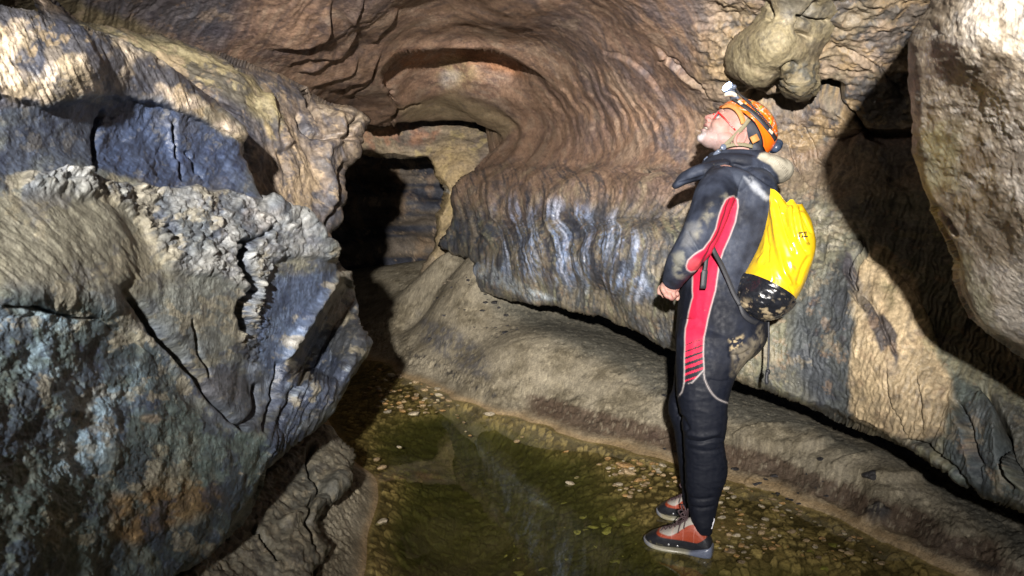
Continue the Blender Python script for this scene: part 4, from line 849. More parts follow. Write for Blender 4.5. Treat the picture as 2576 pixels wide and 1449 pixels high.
# hands, clasped in front of the belly
def Z6(zx, zy): return 1635 + .0868 * zx, 660.3 + .0868 * zy
def hp(zx, zy, d):
    a, b = Z6(zx, zy); return A3([a], [b], [d])[0]
bs.tube([hp(640, 560, 2.50), hp(620, 700, 2.505), hp(560, 830, 2.52)], [.022, .026, .025], 14, round_ends=True)          # near wrist and palm
bs.tube([hp(520, 620, 2.535), hp(440, 720, 2.54), hp(430, 800, 2.55)], [.020, .021, .018], 12, round_ends=True)
bs.tube([hp(760, 650, 2.53), hp(700, 800, 2.53)], [.018, .017], 12, round_ends=True)
for pts in ([(420, 860, 2.500), (480, 960, 2.487), (560, 1010, 2.50), (600, 1000, 2.53)], [(540, 900, 2.495), (590, 1010, 2.485), (650, 1050, 2.505), (660, 1010, 2.54)],
            [(650, 860, 2.500), (690, 960, 2.495), (720, 990, 2.515), (700, 950, 2.55)], [(740, 820, 2.515), (780, 900, 2.51), (790, 930, 2.53), (770, 900, 2.56)]):
    bs.tube([hp(*q) for q in pts], [.0092, .0090, .0082, .0075], 10, round_ends=True)
bs.tube([hp(450, 640, 2.52), hp(370, 700, 2.505), hp(385, 800, 2.495), hp(400, 850, 2.50)], [.0115, .0105, .0095, .0085], 10, round_ends=True)   # thumb
bs.tube([A3([1702], [712], [2.66])[0], hp(560, 700, 2.61), hp(480, 820, 2.59)], [.022, .026, .024], 14, round_ends=True)    # far palm
for pts in ([(400, 720, 2.58), (310, 700, 2.565), (270, 790, 2.56), (265, 880, 2.56)], [(420, 780, 2.575), (330, 800, 2.56), (300, 870, 2.56), (330, 900, 2.56)],
            [(480, 860, 2.57), (400, 900, 2.555), (390, 960, 2.555), (440, 985, 2.56)], [(760, 900, 2.58), (800, 960, 2.565), (800, 1040, 2.56), (795, 1050, 2.56)]):
    bs.tube([hp(*q) for q in pts], [.0088, .0085, .0085, .0085], 10, round_ends=True)
bs.tube([hp(560, 700, 2.59), hp(640, 690, 2.575), hp(720, 760, 2.565)], [.0105, .0095, .0085], 10, round_ends=True)
V, F, Nn = fuse(bs, .0026, 4, .5)
loc = (V - HC) @ HM.T; a, b, l = loc[:, 0], loc[:, 1], np.abs(loc[:, 2])
head = (np.abs(a) < .2) & (b > -.17) & (l < .12)
n = fbm(V, 60, 3, .6, 400); nb = fbm(V, 25, 3, .5, 401)
C = np.zeros(V.shape) + np.array((.33, .19, .16)); C = mix(C, (.37, .225, .19), sm(-.1, .4, nb)); C = mix(C, (.34, .15, .13), .5 * sm(.05, .4, -nb))
red = np.exp(-((a - .098) ** 2 + (b + .025) ** 2) / .018 ** 2) + .8 * np.exp(-((a + .040) ** 2 + (b + .038) ** 2) / .03 ** 2) * (l > .07); C = mix(C, (.36, .13, .12), .4 * np.clip(red, 0, 1) * head)
beard = sm(-.045, -.075, b + .25 * np.clip(a - .03, -1, 0) + .008 * n) * sm(-.035, .015, a) * head
C = mix(C, (.30, .26, .26), .5 * beard); C = mix(C, (.52, .51, .53), .75 * beard * sm(.055, .075, a) * sm(-.078, -.09, b)); C = mix(C, (.22, .14, .12), .5 * beard * sm(.0, .3, n))
mouth = np.exp(-((a - .086) / .012) ** 2 - ((b + .0635) / .0035) ** 2) * (l < .028) * head; C = mix(C, (.10, .03, .03), np.clip(mouth * 1.3, 0, 1))
lips = (np.exp(-((b + .056) / .004) ** 2) + np.exp(-((b + .071) / .004) ** 2)) * np.exp(-((a - .088) / .008) ** 2) * (l < .024) * head; C = mix(C, (.28, .10, .10), np.clip(.7 * lips, 0, 1))
hand = ~head; C = mix(C, (.40, .18, .15), .35 * hand * sm(0, .3, nb)); C = mix(C, (.34, .26, .16), .5 * hand * sm(.1, .4, n))
V = V + Nn * (-.004 * mouth + .0006 * n)[:, None]
m, nt, N, L, pb = new_mat('skin'); av = N.new('ShaderNodeAttribute'); av.attribute_name = 'Col'; L.new(av.outputs['Color'], pb.inputs['Base Color'])
pb.inputs['Roughness'].default_value = .55; pb.inputs['Specular IOR Level'].default_value = .3; pb.inputs['Subsurface Weight'].default_value = .12; pb.inputs['Subsurface Radius'].default_value = (.01, .004, .002); SKIN = m
body = fused_obj('body', V, F, SKIN, C); to_person(body)
HTREE = None

def simple(name, col, rough=.5, metal=0, spec=.5, coat=0, emit=None, bump=None):
    m, nt, N, L, b = new_mat(name); b.inputs['Base Color'].default_value = (*col, 1); b.inputs['Roughness'].default_value = rough; b.inputs['Metallic'].default_value = metal
    b.inputs['Specular IOR Level'].default_value = spec; b.inputs['Coat Weight'].default_value = coat
    tc = N.new('ShaderNodeTexCoord'); nz = N.new('ShaderNodeTexNoise'); nz.inputs['Scale'].default_value = (bump or (120, .15))[0]; nz.inputs['Detail'].default_value = 5; L.new(tc.outputs['Object'], nz.inputs['Vector'])
    mr = N.new('ShaderNodeMapRange'); mr.inputs[1].default_value = .3; mr.inputs[2].default_value = .7; mr.inputs[3].default_value = .75; mr.inputs[4].default_value = 1.25; L.new(nz.outputs['Fac'], mr.inputs[0])
    vm = N.new('ShaderNodeVectorMath'); vm.operation = 'SCALE'; vm.inputs[0].default_value = col; L.new(mr.outputs[0], vm.inputs['Scale']); L.new(vm.outputs[0], b.inputs['Base Color'])
    bp = N.new('ShaderNodeBump'); bp.inputs['Strength'].default_value = (bump or (120, .15))[1]; bp.inputs['Distance'].default_value = .002; L.new(nz.outputs['Fac'], bp.inputs['Height']); L.new(bp.outputs[0], b.inputs['Normal'])
    if emit: b.inputs['Emission Color'].default_value = (*emit[0], 1); b.inputs['Emission Strength'].default_value = emit[1]
    return m
def vcol_mat(name, rough=.5, coat=0, spec=.5, scale=150, bump=.2, var=.2, dist=.002, rv=.1, coatr=.1):
    m = rock_mat(name, rough - rv, rough + rv, bump, scale, spec, var, dist); b = m.node_tree.nodes['Principled BSDF']; b.inputs['Coat Weight'].default_value = coat; b.inputs['Coat Roughness'].default_value = coatr; return m
BLK = simple('black_webbing', (.022, .023, .028), .55, bump=(400, .4)); OLV = simple('olive_webbing', (.17, .15, .09), .7, bump=(500, .5)); PLAS = simple('grey_plastic', (.10, .12, .17), .3); CREAMP = simple('cream_plastic', (.55, .50, .40), .4)
SKINP = simple('eyelid_skin', (.30, .16, .13), .5); WHITE = simple('eye_white', (.36, .34, .34), .3); IRIS = simple('iris', (.08, .10, .13), .15); REDP = simple('red_plastic', (.75, .02, .02), .25); TANP = simple('tan_foam', (.45, .19, .05), .7, bump=(300, .4)); TOOTH = simple('tooth', (.45, .42, .36), .4)

# eyes, teeth
for sgn in (1, -1):
    ey = Soup(); hell(ey, (.064, -.012, sgn * .031), (.0125, .0125, .0125), 0, ICO2); eo = ey.obj('eye', WHITE); to_person(eo)
    lid = Soup(); hell(lid, (.0635, -.006, sgn * .0315), (.0138, .0085, .0138), .1, ICO2); to_person(lid.obj('eyelid', SKINP))
    ir = Soup(); hell(ir, (.0725, -.006, sgn * .0355), (.006, .0065, .0065), .3, ICO2); sub_of(ir.obj('iris', IRIS), eo)
tt = Soup(); hell(tt, (.077, -.0625, 0), (.007, .0028, .014)); to_person(tt.obj('teeth', TOOTH))

# ---- wetsuit
ws = Soup()
ws.loft([ringx(*r) for r in dense(TORSO)]); ws.loft([ringx(*r, n=24) for r in dense(NLEG)]); ws.loft([ringx(*r, n=24) for r in dense(FLEG)])
for A in (ARM, ARM2):
    p, r = armpath(A); ws.tube(p, r, 20, sub=5)
SHO = A3([1838], [455], [2.50])[0]
ws.ell(A3([1840], [462], [2.50])[0], np.array([RT * .085, UP * .065, FW * .09])); ws.ell(A3([1845], [462], [2.74])[0], np.array([RT * .085, UP * .065, FW * .09]))
# cuff ring
p, r = armpath(ARM); ws.tube([p[-1] + (p[-2] - p[-1]) * .25, p[-1] + (p[-1] - p[-2]) * .12], [.040, .036], 18)
# collar round the neck, tilted; folded-down hood at the back; open flap in front
cr, sr = math.cos(.12), math.sin(.12)
def collar(cx, cy, rx, rz, rt, tilt, d=D0, n=26):
    pts = []
    for q in np.linspace(0, 2 * np.pi, n, endpoint=False):
        o = A3([cx], [cy], [d])[0] + rx * math.cos(q) * (math.cos(tilt) * RT - math.sin(tilt) * UP) + rz * math.sin(q) * FW; pts.append(o)
    pts = pts + pts[:2]; return pts
ws.tube(collar(1848, 398, .082, .078, .02, .05), [.019] * 6, 12, side=UP, sub=2, cap=True); ws.tube(collar(1850, 418, .100, .098, .02, .10), [.026] * 6, 12, side=UP, sub=2)
ws.ell(A3([1855], [425], [D0])[0], np.array([RT * .105, UP * .035, FW * .11]))
V1 = (math.cos(.42) * RT - math.sin(.42) * UP); V2 = (math.sin(.42) * RT + math.cos(.42) * UP)
ws.ell(A3([1930], [424], [D0 - .01])[0], np.array([V1 * .082, V2 * .046, FW * .125])); ws.ell(A3([1950], [430], [D0 - .01])[0], np.array([V1 * .058, V2 * .048, FW * .110])); ws.ell(A3([1900], [408], [D0 - .01])[0], np.array([V1 * .06, V2 * .036, FW * .115]))
ws.tube(A3([1700, 1722, 1748, 1780, 1815], [467, 449, 438, 430, 425], [2.56] * 5), [.012, .024, .027, .030, .034], 16, flat=2.3, side=FW, round_ends=True)
ws.tube(A3([1702, 1730, 1762, 1800], [462, 436, 424, 418], [2.55] * 4), [.008, .014, .016, .018], 12, flat=3.0, side=FW, round_ends=True)
V, F, Nn = fuse(ws, .0038, 5, .5)
x, y = to_px(V); Rw = Reg(x, y, 0.0, 40, 90); near = sm(.0, .3, -(Nn @ FW))
h = .0015 * fbm(V, 9, 4, .55, 410)
# folds of neoprene
for pts, w, dp in ((((1725,1106),(1760,1112),(1800,1104),(1822,1106)), 4, .007), (((1724,1124),(1770,1135),(1822,1130)), 5, .004), (((1722,1090),(1770,1098),(1815,1088)), 6, -.006), (((1834,866),(1845,900),(1850,930)), 5, .005),
                   (((1830,895),(1862,893),(1890,880)), 4, .007), (((1780,955),(1810,960),(1836,955)), 3, .003), (((1700,1040),(1720,1055),(1735,1085)), 5, .008), (((1695,1010),(1705,1030),(1700,1060)), 5, .005), (((1730,1250),(1765,1256),(1800,1250)), 4, .004), (((1732,1272),(1765,1278),(1800,1272)), 4, .005),
                   (((1790,425),(1830,412),(1880,425),(1930,460),(1960,470)), 4, .008), (((1700,462),(1740,452),(1780,440)), 3, .004), (((1727,578),(1745,610),(1760,634)), 4, .006), (((1715,606),(1735,622),(1752,640)), 4, .003), (((1834,500),(1822,548),(1806,592),(1786,624),(1758,680)), 4, .006),
                   (((1690,650),(1700,668),(1722,680)), 4, .002), (((1873,440),(1862,462),(1855,490)), 2, .003), (((1735,610),(1790,640),(1850,690)), 10, -.003), (((1720,740),(1790,755),(1880,780)), 10, .003), (((1712,800),(1780,830),(1890,840)), 12, .003), (((1888,480),(1900,560),(1885,640),(1850,720)), 14, .003)):
    h = h - dp * Rw.line(pts, w, wob=0)[0]
h = h + .0030 * fbm(V, 13, 3, .5, 411, ridged=True, an=(.6, .6, 1.6)) * sm(880, 1000, y) + .0014 * fbm(V, 16, 3, .5, 412, ridged=True)
V = V + Nn * h[:, None]
n1 = fbm(V, 7, 4, .6, 420); n2 = fbm(V, 22, 4, .6, 421); n3 = fbm(V, 80, 3, .6, 422)
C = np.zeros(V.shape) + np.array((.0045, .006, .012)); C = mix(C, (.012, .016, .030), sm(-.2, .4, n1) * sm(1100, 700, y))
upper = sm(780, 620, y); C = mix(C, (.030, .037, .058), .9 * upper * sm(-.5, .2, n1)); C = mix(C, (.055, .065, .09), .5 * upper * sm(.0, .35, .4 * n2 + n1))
Rd = Reg(x, y, 7, 24, 91)
C = mix(C, (.25, .23, .17), .65 * Rd.mask([(1780,520),(1830,485),(1845,490),(1790,545),(1755,600),(1745,590)], 10) * sm(-.2, .3, n2)); C = mix(C, (.36, .38, .42), .75 * Rd.mask([(1872,445),(1890,445),(1940,500),(1928,505),(1890,475)], 6) * sm(-.4, .1, n2))
C = mix(C, (.25, .24, .19), .6 * Rd.mask([(1690,640),(1725,630),(1722,700),(1695,700)], 8) * sm(-.3, .2, n2)); C = mix(C, (.16, .16, .16), .5 * Rd.mask([(1730,560),(1760,560),(1745,620),(1715,620)], 8))
C = mix(C, (.010, .012, .018), .85 * Rd.mask([(1673,700),(1690,706),(1712,722),(1716,728),(1690,722)], 4)); C = mix(C, (.012, .014, .022), .8 * Rd.mask([(1775,392),(1830,380),(1895,383),(1890,420),(1830,416),(1790,440),(1770,440)], 5))
C = mix(C, (.36, .33, .26), .9 * Rw.mask([(1912,386),(1950,380),(2000,400),(2000,475),(1962,462),(1958,440),(1938,415),(1905,398)], 3)); tx = Rw.mask([(1955,400),(1985,430),(1980,455),(1972,450),(1976,432),(1950,408)], 3); C = mix(C, (.10, .09, .07), .7 * tx * (np.sin(x * 1.1 + y * .9) > .1))
# red side panel with a pale stitched border
PANEL = [(1846,493),(1834,496),(1825,503),(1816,520),(1809,540),(1800,576),(1786,604),(1768,626),(1745,641),(1731,654),(1726,668),(1728,678),(1738,684),(1752,681),(1743,692),(1741,749),(1732,790),(1724,826),(1722,898),(1722,970),(1742,962),(1771,930),(1769,889),(1771,850),(1781,802),(1793,754),(1800,731),(1809,668),(1820,631),(1836,595),(1850,558),(1857,520),(1856,503)]
pd = poly_dist(x, y, PANEL)[0]
red = 1 - sm(-1.5, 1.5, pd)
t = y + .36 * (x - 1722); fr = (t - 868) / 15.5; k = np.floor(fr); duty = np.clip(.12 + .13 * k, 0, .9); stripe = (t > 868) & ((fr - k) < duty) | (t > 962)
C = mix(C, (.50, .014, .050), red * (~stripe)); C = mix(C, (.010, .012, .018), red * stripe); C = mix(C, (.42, .012, .04), .5 * red * (~stripe) * sm(.0, .3, n2)); C = mix(C, (.5, .10, .10), .5 * red * (~stripe) * Rd.blob(1745, 664, 22, 16, .4))
C = mix(C, (.02, .01, .015), .85 * red * Rw.line([(1834,500),(1822,548),(1806,592),(1786,624),(1762,676)], 1.8, wob=0, taper=0)[0])  # shade in the arm crease, painted as a dark line
st = gauss(pd, 1.7) * (y < 965); st = np.maximum(st, Rw.line([(1722,960),(1717,985),(1706,999)], 1.6, wob=0, taper=0)[0]); st = np.maximum(st, Rw.line([(1770,930),(1773,955),(1787,984),(1805,1003),(1830,1014)], 1.6, wob=0, taper=0)[0])
C = mix(C, (.42, .38, .37), .8 * np.clip(st, 0, 1) * near)
C = mix(C, (.06, .07, .09), .6 * Rw.line([(1727,578),(1745,610),(1762,638)], 1.5, wob=0)[0]); C = mix(C, (.05, .06, .08), .6 * Rw.line([(1875,438),(1863,462),(1856,495)], 1.5, wob=0)[0])
# mud on the seat
C = mix(C, (.42, .33, .19), .9 * Rd.mask([(1836,852),(1870,845),(1868,870),(1850,880),(1836,880)], 6) * sm(-.05, .15, n3 + n2)); C = mix(C, (.20, .17, .12), .7 * Rd.mask([(1845,880),(1880,860),(1915,820),(1922,860),(1895,900),(1850,948),(1838,944)], 8) * sm(-.35, .15, n2))
C = mix(C, (.30, .26, .18), .4 * sm(.50, .58, fbm(V, 70, 4, .7, 430)) * sm(1150, 600, y))
SUIT = vcol_mat('neoprene', .66, 0, .25, 300, .35, .18, .0012)
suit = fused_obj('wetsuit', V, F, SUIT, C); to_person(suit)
lg_ = Soup()   # reflective mark on the ankle
mk = A3([1797, 1794, 1796, 1792, 1790], [1288, 1300, 1308, 1320, 1330], [2.53, 2.53, 2.53, 2.53, 2.53]); lg_.tube(mk, [.003, .004, .003, .004, .003], 8); mkr = lg_.obj('ankle_mark', simple('reflective_print', (.75, .75, .8), .3)); to_person(mkr)

# ---- shoes
def Z4(zx, zy): return 1572.3 + .178 * zx, 1163.5 + .178 * zy
def shoe(hx, hy, tx_, ty, lift, far):
    A = ground(hx, hy, 0.0); B = ground(tx_, ty, 0.0); ax = B - A; Ln = np.linalg.norm(ax); ax /= Ln; sd_ = np.cross(ax, [0, 0, 1.0]); sd_ /= np.linalg.norm(sd_)
    if sd_ @ FW > 0: sd_ = -sd_
    z = np.array([0, 0, 1.0])
    st = [(.0,.020,.068,.018),(.03,.030,.080,.012),(.10,.034,.102,.010),(.20,.035,.135,.010),(.30,.035,.140,.012),(.40,.036,.128,.014),(.50,.040,.106,.014),(.62,.045,.086,.012),(.75,.047,.072,.010),(.86,.042,.058,.010),(.94,.032,.046,.012),(1.0,.014,.032,.016)]
    st = smooth3(np.array(st), 3)
    up_ = Soup(); rings = []
    for t, w, top, bot in st:
        th = np.linspace(0, 2 * np.pi, 30, endpoint=False); c = np.cos(th); s_ = np.sin(th)
        ww = w * np.sign(c) * np.abs(c) ** .8 * (1 - .28 * np.clip(s_, 0, 1) ** 1.5 * (t < .55)); hh = bot + (top - bot) * (.5 + .5 * np.sign(s_) * np.abs(s_) ** .75)
        rings.append(A + ax * t * Ln + ww[:, None] * sd_ + (hh + lift)[:, None] * z)
    up_.loft(rings); V, F, Nn = fuse(up_, .0022, 3, .5)
    rel = V - A; t = rel @ ax / Ln; hgt = rel[:, 2] - lift; n = fbm(V, 70, 3, .6, 440)
    C = np.zeros(V.shape) + np.array((.016, .017, .022))
    rand_ = .056 + .030 * sm(.22, .0, t) + .006 * sm(.70, .9, t)            # top of the black rubber rand
    rust = sm(0, .004, hgt - rand_ ) * sm(.86, .82, t + hgt * .5) * sm(.05, .09, t)
    C = mix(C, (.31, .050, .020), rust)
    lace = sm(.0, .004, hgt - (.066 + .055 * sm(.62, .25, t))) * sm(.80, .76, t) * (t > .22); C = mix(C, (.40, .38, .34), .95 * lace)
    cuffg = sm(.0, .004, hgt - (.080 + .22 * np.clip(t - .02, 0, 1) * .9)) * (t < .36) * (t > .02); C = mix(C, (.42, .39, .33), .9 * cuffg)
    C = mix(C, (.25, .22, .12), .7 * sm(.1, .4, n) * sm(.02, .0, hgt - .02) * (t > .6))
    C = mix(C, (.5, .2, .16), .5 * rust * (np.abs(np.mod(t * 10, 1.6) - .8) < .05))
    o = fused_obj('shoe', V, F, vcol_mat('shoe_upper', .45, .0, .5, 260, .3, .2), C); to_person(o)
    so = Soup(); rings = []
    for t, w, bt, tp in smooth3(np.array([(-.02,.020,.012,.040),(.0,.030,.002,.050),(.06,.038,0,.046),(.16,.040,0,.036),(.28,.038,.002,.022),(.42,.038,.004,.016),(.60,.047,.0,.018),(.76,.050,.0,.020),(.88,.045,.003,.024),(.97,.032,.008,.028),(1.02,.014,.014,.028)]), 3):
        th = np.linspace(0, 2 * np.pi, 26, endpoint=False); c = np.cos(th); s_ = np.sin(th)
        rings.append(A + ax * t * Ln + (w * np.sign(c) * np.abs(c) ** .6)[:, None] * sd_ + (bt + (tp - bt) * (.5 + .5 * np.sign(s_) * np.abs(s_) ** .5) + lift)[:, None] * z)
    so.loft(rings); V = np.concatenate(so.V); t = ((V - A) @ ax) / Ln; n = fbm(V, 40, 3, .6, 441)
    C = np.zeros(V.shape) + np.array((.36, .34, .26)); C = mix(C, (.13, .15, .21), sm(.36, .26, t)); C = mix(C, (.16, .18, .25), .8 * sm(.80, .95, t)); C = mix(C, (.22, .18, .08), .5 * sm(.1, .3, n) * (t > .3))
    sub_of(mesh_py('sole', V, so.F, vcol_mat('shoe_rubber', .3, .3, .6, 200, .15, .15), None, True, C), o)
    # laces: criss-cross rows and a loose bow
    la = Soup(); rs = random.Random(5 + far)
    def top(t): return np.interp(t, [.2, .3, .4, .5, .62, .75], [.135, .140, .128, .106, .086, .072]) + lift
    for k in range(5):
        t0 = .40 + .07 * k
        for s1 in (1, -1):
            la.tube([A + ax * Ln * t0 + sd_ * s1 * .018 + z * (top(t0) - .002), A + ax * Ln * (t0 + .035) + z * (top(t0 + .035) + .005), A + ax * Ln * (t0 + .07) - sd_ * s1 * .018 + z * (top(t0 + .07) - .002)], [.0022] * 3, 6)
    kn = A + ax * Ln * .36 + z * (top(.36) + .008)
    for k in range(7):
        a1 = rs.uniform(-1.4, 1.9); ln = rs.uniform(.022, .05); dirv = ax * math.cos(a1) * .9 + sd_ * rs.uniform(-.6, 1.0) + z * math.sin(a1)
        la.tube([kn, kn + dirv * ln * .6 + z * .012, kn + dirv * ln, kn + dirv * ln * .7 - z * .012, kn + sd_ * .006], [.0026] * 4, 6)
    la.tube([kn, kn + ax * .02 + sd_ * .030 - z * .02, kn + ax * .028 + sd_ * .042 - z * .055], [.0022] * 3, 6)
    sub_of(la.obj('laces', simple('dark_speckled_cord', (.075, .045, .05), .5, bump=(900, .8))), o)
    for t0 in (.60, .47):
        ri = Soup(); ri.ell(A + ax * Ln * t0 + sd_ * .0485 * (.96 if t0 > .5 else .88) + z * (.036 + lift), np.array([ax * .0045, z * .0045, sd_ * .002]), ICO2)
        sub_of(ri.obj('rivet', simple('rivet_metal', (.5, .5, .52), .3, .6)), o)
    return o
shoe(1790, 1397, 1624, 1361, -.007, 0)
shoe(1775, 1318, 1655, 1290, -.003, 1)

# ---- helmet
HEC = (-.043, .030); HER = (.128, .106, .106)
def hsurf(az, el, off=0.0):
    """az 0 = front, +90deg = camera side; el 0 = rim plane level of the centre, 90deg = crown"""
    c = np.cos(el); return HP(HEC[0] + (HER[0] + off) * c * np.cos(az), HEC[1] + (HER[1] + off) * np.sin(el), (HER[2] + off) * c * np.sin(az))
nu, nv = 120, 46
az = np.linspace(0, 2 * np.pi, nu, endpoint=False); vv = np.linspace(0, 1, nv)
AZ, VV = np.meshgrid(az, vv)
aa = np.degrees(np.minimum(AZ, 2 * np.pi - AZ)); el0 = np.radians(np.interp(aa, [0, 30, 60, 90, 115, 135, 150, 180], [3, 5, 5, 1, -10, -20, -20, -15]))
EL = el0 + (np.pi / 2 - el0) * VV
P = hsurf(AZ, EL); rim = gauss(VV, .03); P = P + (P - HC) * (.03 * rim)[..., None]
Pin = hsurf(AZ, EL, -.007)
idx = np.arange(nu * nv).reshape(nv, nu); Fh = []
for i in range(nv - 1):
    for j in range(nu):
        j2 = (j + 1) % nu; Fh.append((idx[i, j], idx[i, j2], idx[i + 1, j2], idx[i + 1, j])); o = nu * nv; Fh.append((o + idx[i, j], o + idx[i + 1, j], o + idx[i + 1, j2], o + idx[i, j2]))
for j in range(nu): j2 = (j + 1) % nu; Fh.append((idx[0, j], idx[0, j] + nu * nv, idx[0, j2] + nu * nv, idx[0, j2]))
Vh = np.concatenate([P.reshape(-1, 3), Pin.reshape(-1, 3)])
q1, q2, qi = worley(AZ.ravel() * 3.2 + 3, EL.ravel() * 5.5, 12); q3, q4, qj = worley(AZ.ravel() * 2.1 + 9, EL.ravel() * 3.6 + 2, 15)
Ch = np.zeros((nu * nv, 3)) + np.array((.86, .15, .008)); Ch = mix(Ch, (.85, .80, .72), .85 * (1 - sm(.03, .075, q2 - q1)) * sm(.35, .5, EL.ravel() + .3)); Ch = mix(Ch, (.12, .60, .08), .9 * (1 - sm(.03, .07, q4 - q3)) * (EL.ravel() > .35))
Ch = np.concatenate([Ch, np.zeros((nu * nv, 3)) + .03])
HEL = vcol_mat('helmet_shell', .22, .6, .5, 40, .02, .04)
helmet = mesh_py('helmet', Vh, Fh, HEL, None, True, Ch); to_person(helmet)
def band(name, pts, wid, mat, parent, off=.004, thick=.003, kind='surf', k=5):
    """flat webbing: pts are 3-D centre points with outward directions"""
    C_ = smooth3(np.array([p for p, _ in pts], float), k); O_ = smooth3(np.array([o for _, o in pts], float), k); O_ /= np.linalg.norm(O_, axis=1)[:, None]
    T = np.gradient(C_, axis=0); T /= np.linalg.norm(T, axis=1)[:, None]; B = np.cross(T, O_); B /= np.linalg.norm(B, axis=1)[:, None]
    wd = np.interp(np.linspace(0, 1, len(C_)), np.linspace(0, 1, len(wid)), wid) if hasattr(wid, '__len__') else np.full(len(C_), wid)
    s = Soup(); rings = []
    for c, o, b_, w in zip(C_, O_, B, wd):
        rings.append(np.array([c - b_ * w + o * off, c - b_ * w * .9 + o * (off + thick), c + b_ * w * .9 + o * (off + thick), c + b_ * w + o * off, c + b_ * w * .9 + o * (off - thick * .6), c - b_ * w * .9 + o * (off - thick * .6)]))
    s.loft(rings); o = s.obj(name, mat, None, True)
    if parent == 'P': to_person(o)
    elif parent is not None: sub_of(o, parent)
    return o
def hab(a, b, sgn=1, off=0.0):
    q = 1 - ((a - HEC[0]) / HER[0]) ** 2 - ((b - HEC[1]) / HER[1]) ** 2; l = sgn * HER[2] * math.sqrt(max(q, .0))
    p = np.array([a, b, l]); nrm = np.array([(a - HEC[0]) / HER[0] ** 2, (b - HEC[1]) / HER[1] ** 2, l / HER[2] ** 2]); nrm /= np.linalg.norm(nrm)
    return HC + (p + nrm * off) @ HM, nrm @ HM
def hray(px_, py_, off=0.0):
    dr = FW + (px_ - 1288) / FPX * RT - (py_ - 724.5) / FPX * UP; o = (CAM - HC) @ HM.T - np.array([HEC[0], HEC[1], 0]); d = dr @ HM.T; E = np.array(HER)
    A_ = np.sum((d / E) ** 2); B_ = np.sum(o * d / E ** 2); C_ = np.sum((o / E) ** 2) - 1; disc = B_ * B_ - A_ * C_
    t = (-B_ - math.sqrt(max(disc, 0))) / A_; p = o + d * t; nrm = p / E ** 2; nrm /= np.linalg.norm(nrm)
    return CAM + dr * t + (nrm * off) @ HM, nrm @ HM
def mirror_h(p): 
    q = (p - HC) @ HM.T; q[2] *= -1; return HC + q @ HM
for sgn in (1, -1):
    bp_ = [hray(*q) for q in ((1846, 252), (1864, 263), (1885, 277), (1904, 294), (1921, 312), (1938, 332), (1950, 350))]
    if sgn < 0: bp_ = [(mirror_h(p), (lambda v: (np.array([v[0], v[1], -v[2]])) @ HM)(n_ @ HM.T)) for p, n_ in bp_]
    band('headlamp_strap', bp_, .0095, BLK, helmet, .002, .0025)
    if sgn > 0:
        cs = Soup(); pts = []
        for i, tq in enumerate(np.linspace(0, 1, 70)):
            p, nn_ = hray(1868 + 70 * tq, 252 + 62 * tq + 14 * tq * tq - 4, .007); ww = 2 * np.pi * i / 3.2
            pts.append(p + .004 * math.sin(ww) * nn_ + .004 * math.cos(ww) * uv)
        cs.tube(pts, [.0022] * 3, 6, sub=2); sub_of(cs.obj('coiled_cable', BLK), helmet)
        for a, b in ((1862, 261), (1936, 331)):
            tg = Soup(); p, nn_ = hray(a, b, .0055); tdir = (hray(a + 4, b + 4)[0] - hray(a, b)[0]); tdir /= np.linalg.norm(tdir); bb = np.cross(nn_, tdir); tg.add(p + np.array([[-1, -1], [1, -1], [1, 1], [-1, 1], [-1, -1], [1, -1], [1, 1], [-1, 1]])[:, :1] * tdir * .012 + np.array([[-1, -1], [1, -1], [1, 1], [-1, 1], [-1, -1], [1, -1], [1, 1], [-1, 1]])[:, 1:] * bb * .0055 + np.array([0] * 4 + [1] * 4)[:, None] * nn_ * .0012, [(0, 1, 2, 3), (4, 5, 6, 7), (0, 1, 5, 4), (1, 2, 6, 5), (2, 3, 7, 6), (3, 0, 4, 7)])
            sub_of(tg.obj('strap_tag', CREAMP, None, False), helmet)
# headlamp housing, lens, bracket
hl = Soup(); LAMPC = A3([1829], [218], [D0 - .01])[0]; ld = -.74 * RT + .50 * UP - .45 * FW; ld /= np.linalg.norm(ld)
sdv = np.cross(ld, UP); sdv /= np.linalg.norm(sdv); sdw = np.cross(ld, sdv)
hl.tube([LAMPC - ld * .002, LAMPC - ld * .012, LAMPC - ld * .030, LAMPC - ld * .046], [.0225, .0225, .018, .012], 24, side=UP)
br = H(.062, .098); hl.tube([LAMPC - ld * .036, LAMPC - ld * .040 - UP * .012, br], [.011, .011, .013], 10, flat=2.0, side=FW)
hl.ell(br, np.array([fv * .022, uv * .010, lv_ * .030]), ICO2)
hl.ell(A3([1846], [219], [D0 - .03])[0], np.array([RT * .010, UP * .010, FW * .012]), ICO2)
hlo = hl.obj('headlamp', PLAS); sub_of(hlo, helmet)
ln_ = Soup(); th = np.linspace(0, 2 * np.pi, 28, endpoint=False); ln_.add(np.concatenate([[LAMPC + ld * .003], LAMPC + ld * .001 + .0195 * (np.cos(th)[:, None] * sdw + np.sin(th)[:, None] * sdv)]), [(0, 1 + i, 1 + (i + 1) % 28) for i in range(28)])
LENS = simple('lit_lens', (.9, .95, 1), .3, emit=((.55, .72, 1.0), 60)); sub_of(ln_.obj('lamp_lens', LENS), helmet)
rf = Soup(); rf.tube(A3([1826, 1838, 1849], [238, 236, 240], [D0 - .02] * 3), [.008, .010, .008], 10, flat=1.6, side=FW, round_ends=True); sub_of(rf.obj('lamp_switch', CREAMP), helmet)
cb = Soup(); cb.tube([A3([1848], [222], [D0 - .03])[0], A3([1862], [238], [D0 - .06])[0], hray(1874, 254, .008)[0], hray(1888, 262, .008)[0]], [.0025] * 3, 6); sub_of(cb.obj('lamp_cable', BLK), helmet)
